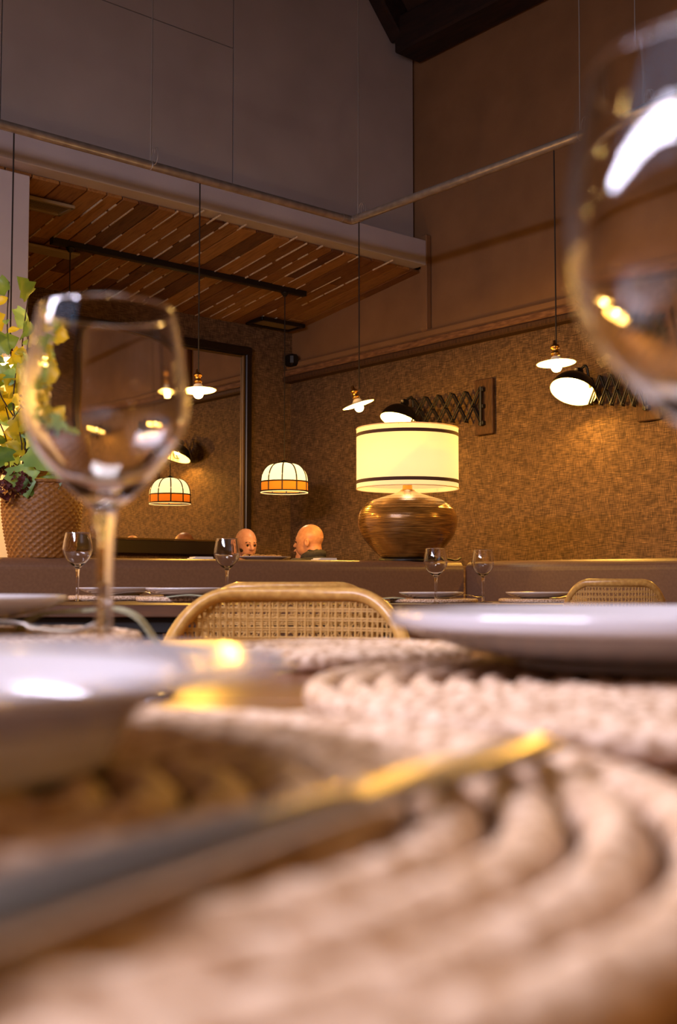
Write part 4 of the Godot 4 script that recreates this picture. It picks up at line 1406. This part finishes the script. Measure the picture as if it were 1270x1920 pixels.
func planter() -> void:
	var o := Vector3(-1.295, 0.925, -4.925)
	var b := thing("woven_basket", "round brown woven basket holding leafy stems on the bench back", "basket", o)
	var rows := []
	var nr := 66
	var nc := 156
	for r in nr + 1:
		var f := float(r) / nr
		var rad := 0.135 + 0.036 * sin(minf(f * 1.25, 1.0) * PI / 2) - 0.012 * maxf(0.0, (f - 0.75) / 0.25)
		var row := PackedVector3Array()
		for c in nc:
			var an := TAU * c / nc
			var ph := PI if (r / 3) % 2 == 0 else 0.0
			var bump := maxf(0.0, sin(c * TAU / 6.0 + ph)) * absf(sin(f * nr / 3.0 * PI))
			row.append(Vector3((rad + 0.0065 * bump) * cos(an), f * 0.325, (rad + 0.0065 * bump) * sin(an)))
		rows.append(row)
	part("weave", MB.new().grid(rows, true, false, false), M.basket, b)
	var ring := []
	for s in 60:
		ring.append(Vector3(0.160 * cos(TAU * s / 60), 0.326, 0.160 * sin(TAU * s / 60)))
	part("rim", MB.new().tube(ring, 0.009, 8, true), M.basket, b)
	part("soil", MB.new().lathe([Vector2(0, 0.27), Vector2(0.155, 0.27), Vector2(0.15, 0.285), Vector2(0, 0.30)], 40), M.soil, b)
	part("bottom", MB.new().lathe([Vector2(0, 0.0), Vector2(0.134, 0.0), Vector2(0.134, 0.01), Vector2(0, 0.01)], 40), M.basket, b)

	var p := thing("leafy_plant", "leafy arrangement with lobed green leaves and dark red flower heads", "plant", o + Vector3(-0.05, 0.29, 0))
	var kinds := [leaf_mesh(0, 0.15), leaf_mesh(0, 0.11), leaf_mesh(1, 0.075), leaf_mesh(1, 0.055)]
	var r2 := RandomNumberGenerator.new()
	r2.seed = 21
	var add_leaf := func(at: Vector3, dir: Vector3, face: Vector3, kind: int, m: Material) -> void:
		var z := dir.normalized()
		var x := face.cross(z).normalized()
		var l := part("leaf", kinds[kind], m, p)
		l.transform = Transform3D(Basis(x, z.cross(x), z), at)
	# big lobed leaves low over the basket's right side
	for q in [[0.02, 0.20, 0.14, 0.8, -0.45, 0.3, 0, 0], [-0.01, 0.14, 0.16, 0.35, -0.85, 0.35, 0, 0], [0.07, 0.09, 0.13, 0.45, -0.9, 0.15, 0, 1], [0.0, 0.25, 0.09, 0.75, 0.25, 0.35, 1, 0], [0.09, 0.13, 0.05, 0.9, -0.4, 0.1, 1, 0], [0.04, 0.29, 0.05, 0.5, 0.7, 0.3, 1, 2], [-0.08, 0.22, 0.14, -0.2, -0.6, 0.6, 0, 1], [-0.12, 0.30, 0.12, -0.6, 0.3, 0.5, 1, 0], [0.02, 0.06, 0.12, 0.9, -0.55, 0.2, 1, 1], [-0.16, 0.24, 0.08, -0.8, -0.3, 0.4, 0, 0], [0.11, 0.07, 0.02, 0.8, -0.6, 0.0, 1, 0]]:
		add_leaf.call(Vector3(q[0], q[1] - 0.04, q[2]), Vector3(q[3], q[4], q[5]), Vector3(0.25, 0.45, 1.0), q[6], [M.leaf, M.leaf_dark, M.leaf_yellow][q[7]])
	# tall stems with small leaves
	var tops := [Vector3(-0.02, 0.86, 0.02), Vector3(-0.10, 0.92, 0.04), Vector3(-0.20, 0.80, 0.0), Vector3(0.0, 0.66, 0.07), Vector3(-0.14, 0.62, 0.10), Vector3(-0.28, 0.66, -0.02), Vector3(-0.04, 0.50, 0.12)]
	for s in tops.size():
		var tp: Vector3 = tops[s]
		var path := smooth_path([Vector3(-0.03 - s * 0.01, -0.01, 0.01 * s), tp * 0.35 + Vector3(0.03 * sin(s * 2.0), 0, 0), tp * 0.7 + Vector3(-0.025, 0.0, 0.02), tp], 6)
		part("stem", MB.new().tube(path, 0.003, 6), M.stem, p)
		var n := 9
		for k in n:
			var w: Vector3 = path[int(lerpf(5, path.size() - 1, float(k) / (n - 1)))]
			var an := r2.randf_range(0, TAU)
			var dr := Vector3(cos(an), r2.randf_range(-0.7, 0.5), 0.5 * sin(an) + 0.2)
			var m: Material = [M.leaf, M.leaf_dark, M.leaf_yellow, M.leaf_yellow][r2.randi_range(0, 3)]
			add_leaf.call(w, dr, Vector3(r2.randf_range(-0.4, 0.4), r2.randf_range(-0.2, 0.6), 1.0), r2.randi_range(1, 5) / 2 + 1 if k % 4 else 1, m)
	# dark berries on a side twig
	var tw := smooth_path([Vector3(-0.05, 0.30, 0.12), Vector3(0.0, 0.36, 0.14), Vector3(0.045, 0.365, 0.14)], 5)
	part("stem", MB.new().tube(tw, 0.002, 5), M.stem, p)
	for k in 9:
		var c := Vector3(-0.01 + 0.010 * (k % 3) + r2.randf_range(-0.004, 0.004), 0.40 - 0.012 * k * 0.6, 0.14 + r2.randf_range(-0.01, 0.01))
		part("berry", MB.new().lathe([Vector2(0, -0.006), Vector2(0.005, -0.004), Vector2(0.0065, 0), Vector2(0.005, 0.004), Vector2(0, 0.006)], 10, Transform3D(Basis(), c)), M.berry, p)
	# dark red flower heads
	for c in [Vector3(-0.06, 0.06, 0.13), Vector3(-0.12, 0.11, 0.10), Vector3(0.0, 0.02, 0.175), Vector3(-0.13, 0.0, 0.15), Vector3(-0.06, -0.015, 0.185)]:
		var fl := MB.new()
		for k in 34:
			var n := Vector3(r2.randf_range(-1, 1), r2.randf_range(-0.8, 1), r2.randf_range(-0.4, 1)).normalized()
			var at: Vector3 = c + n * r2.randf_range(0.035, 0.052)
			var x := n.cross(Vector3(0.3, 0.9, 0.1)).normalized()
			var y := n.cross(x)
			for q in 4:
				var an := TAU * q / 4.0 + r2.randf()
				var d := x * cos(an) + y * sin(an)
				var sd := n.cross(d)
				var rowp := [at, at + d * 0.008 + sd * 0.008 + n * 0.003, at + d * 0.018 + n * 0.006, at + d * 0.008 - sd * 0.008 + n * 0.003]
				fl.quad(rowp[0], rowp[1], rowp[2], rowp[3])
		part("flower_head", fl, M.petal, p)


# ---------------------------------------------------------------- crockery on the bench back
func small_things() -> void:
	var y := 0.925
	var p := thing("serving_platter", "long white platter of food on the bench back before the bearded man", "platter", Vector3(-0.355, y, -5.36), 0.44)
	part("dish", MB.new().lathe(smooth_prof([Vector2(0, 0.0), Vector2(0.07, 0.0), Vector2(0.11, 0.008), Vector2(0.135, 0.014), Vector2(0.132, 0.017), Vector2(0.10, 0.012), Vector2(0, 0.008)], 4), 56, Transform3D(Basis.from_scale(Vector3(1, 1, 0.6)), Vector3.ZERO)), M.porcelain, p)
	for k in 9:
		var c := Vector3(-0.085 + 0.021 * k, 0.017, rng.randf_range(-0.03, 0.03))
		var f := rng.randf_range(0.010, 0.014)
		part("bread_piece", MB.new().lathe(smooth_prof([Vector2(0, -f * 0.6), Vector2(f, -f * 0.4), Vector2(f * 1.15, 0), Vector2(f * 0.7, f * 0.6), Vector2(0, f * 0.75)], 3), 12, Transform3D(Basis(Vector3.UP, k * 1.3).scaled(Vector3(1.3, 1, 1)), c)), M.bread, p)
	for q in [[-0.64, -5.24, "folded white napkin on the bench back before the mirror"], [-0.07, -5.50, "folded white napkin on the bench back before the man in grey"]]:
		var n := thing("folded_napkin", q[2], "napkin", Vector3(q[0], y, q[1]), 0.44)
		for k in 2:
			part("fold", MB.new().box(Vector3(0.004 * k, 0.004 + 0.006 * k, 0), Vector3(0.10 - 0.012 * k, 0.006, 0.09), 0.002), M.white_cloth, n)
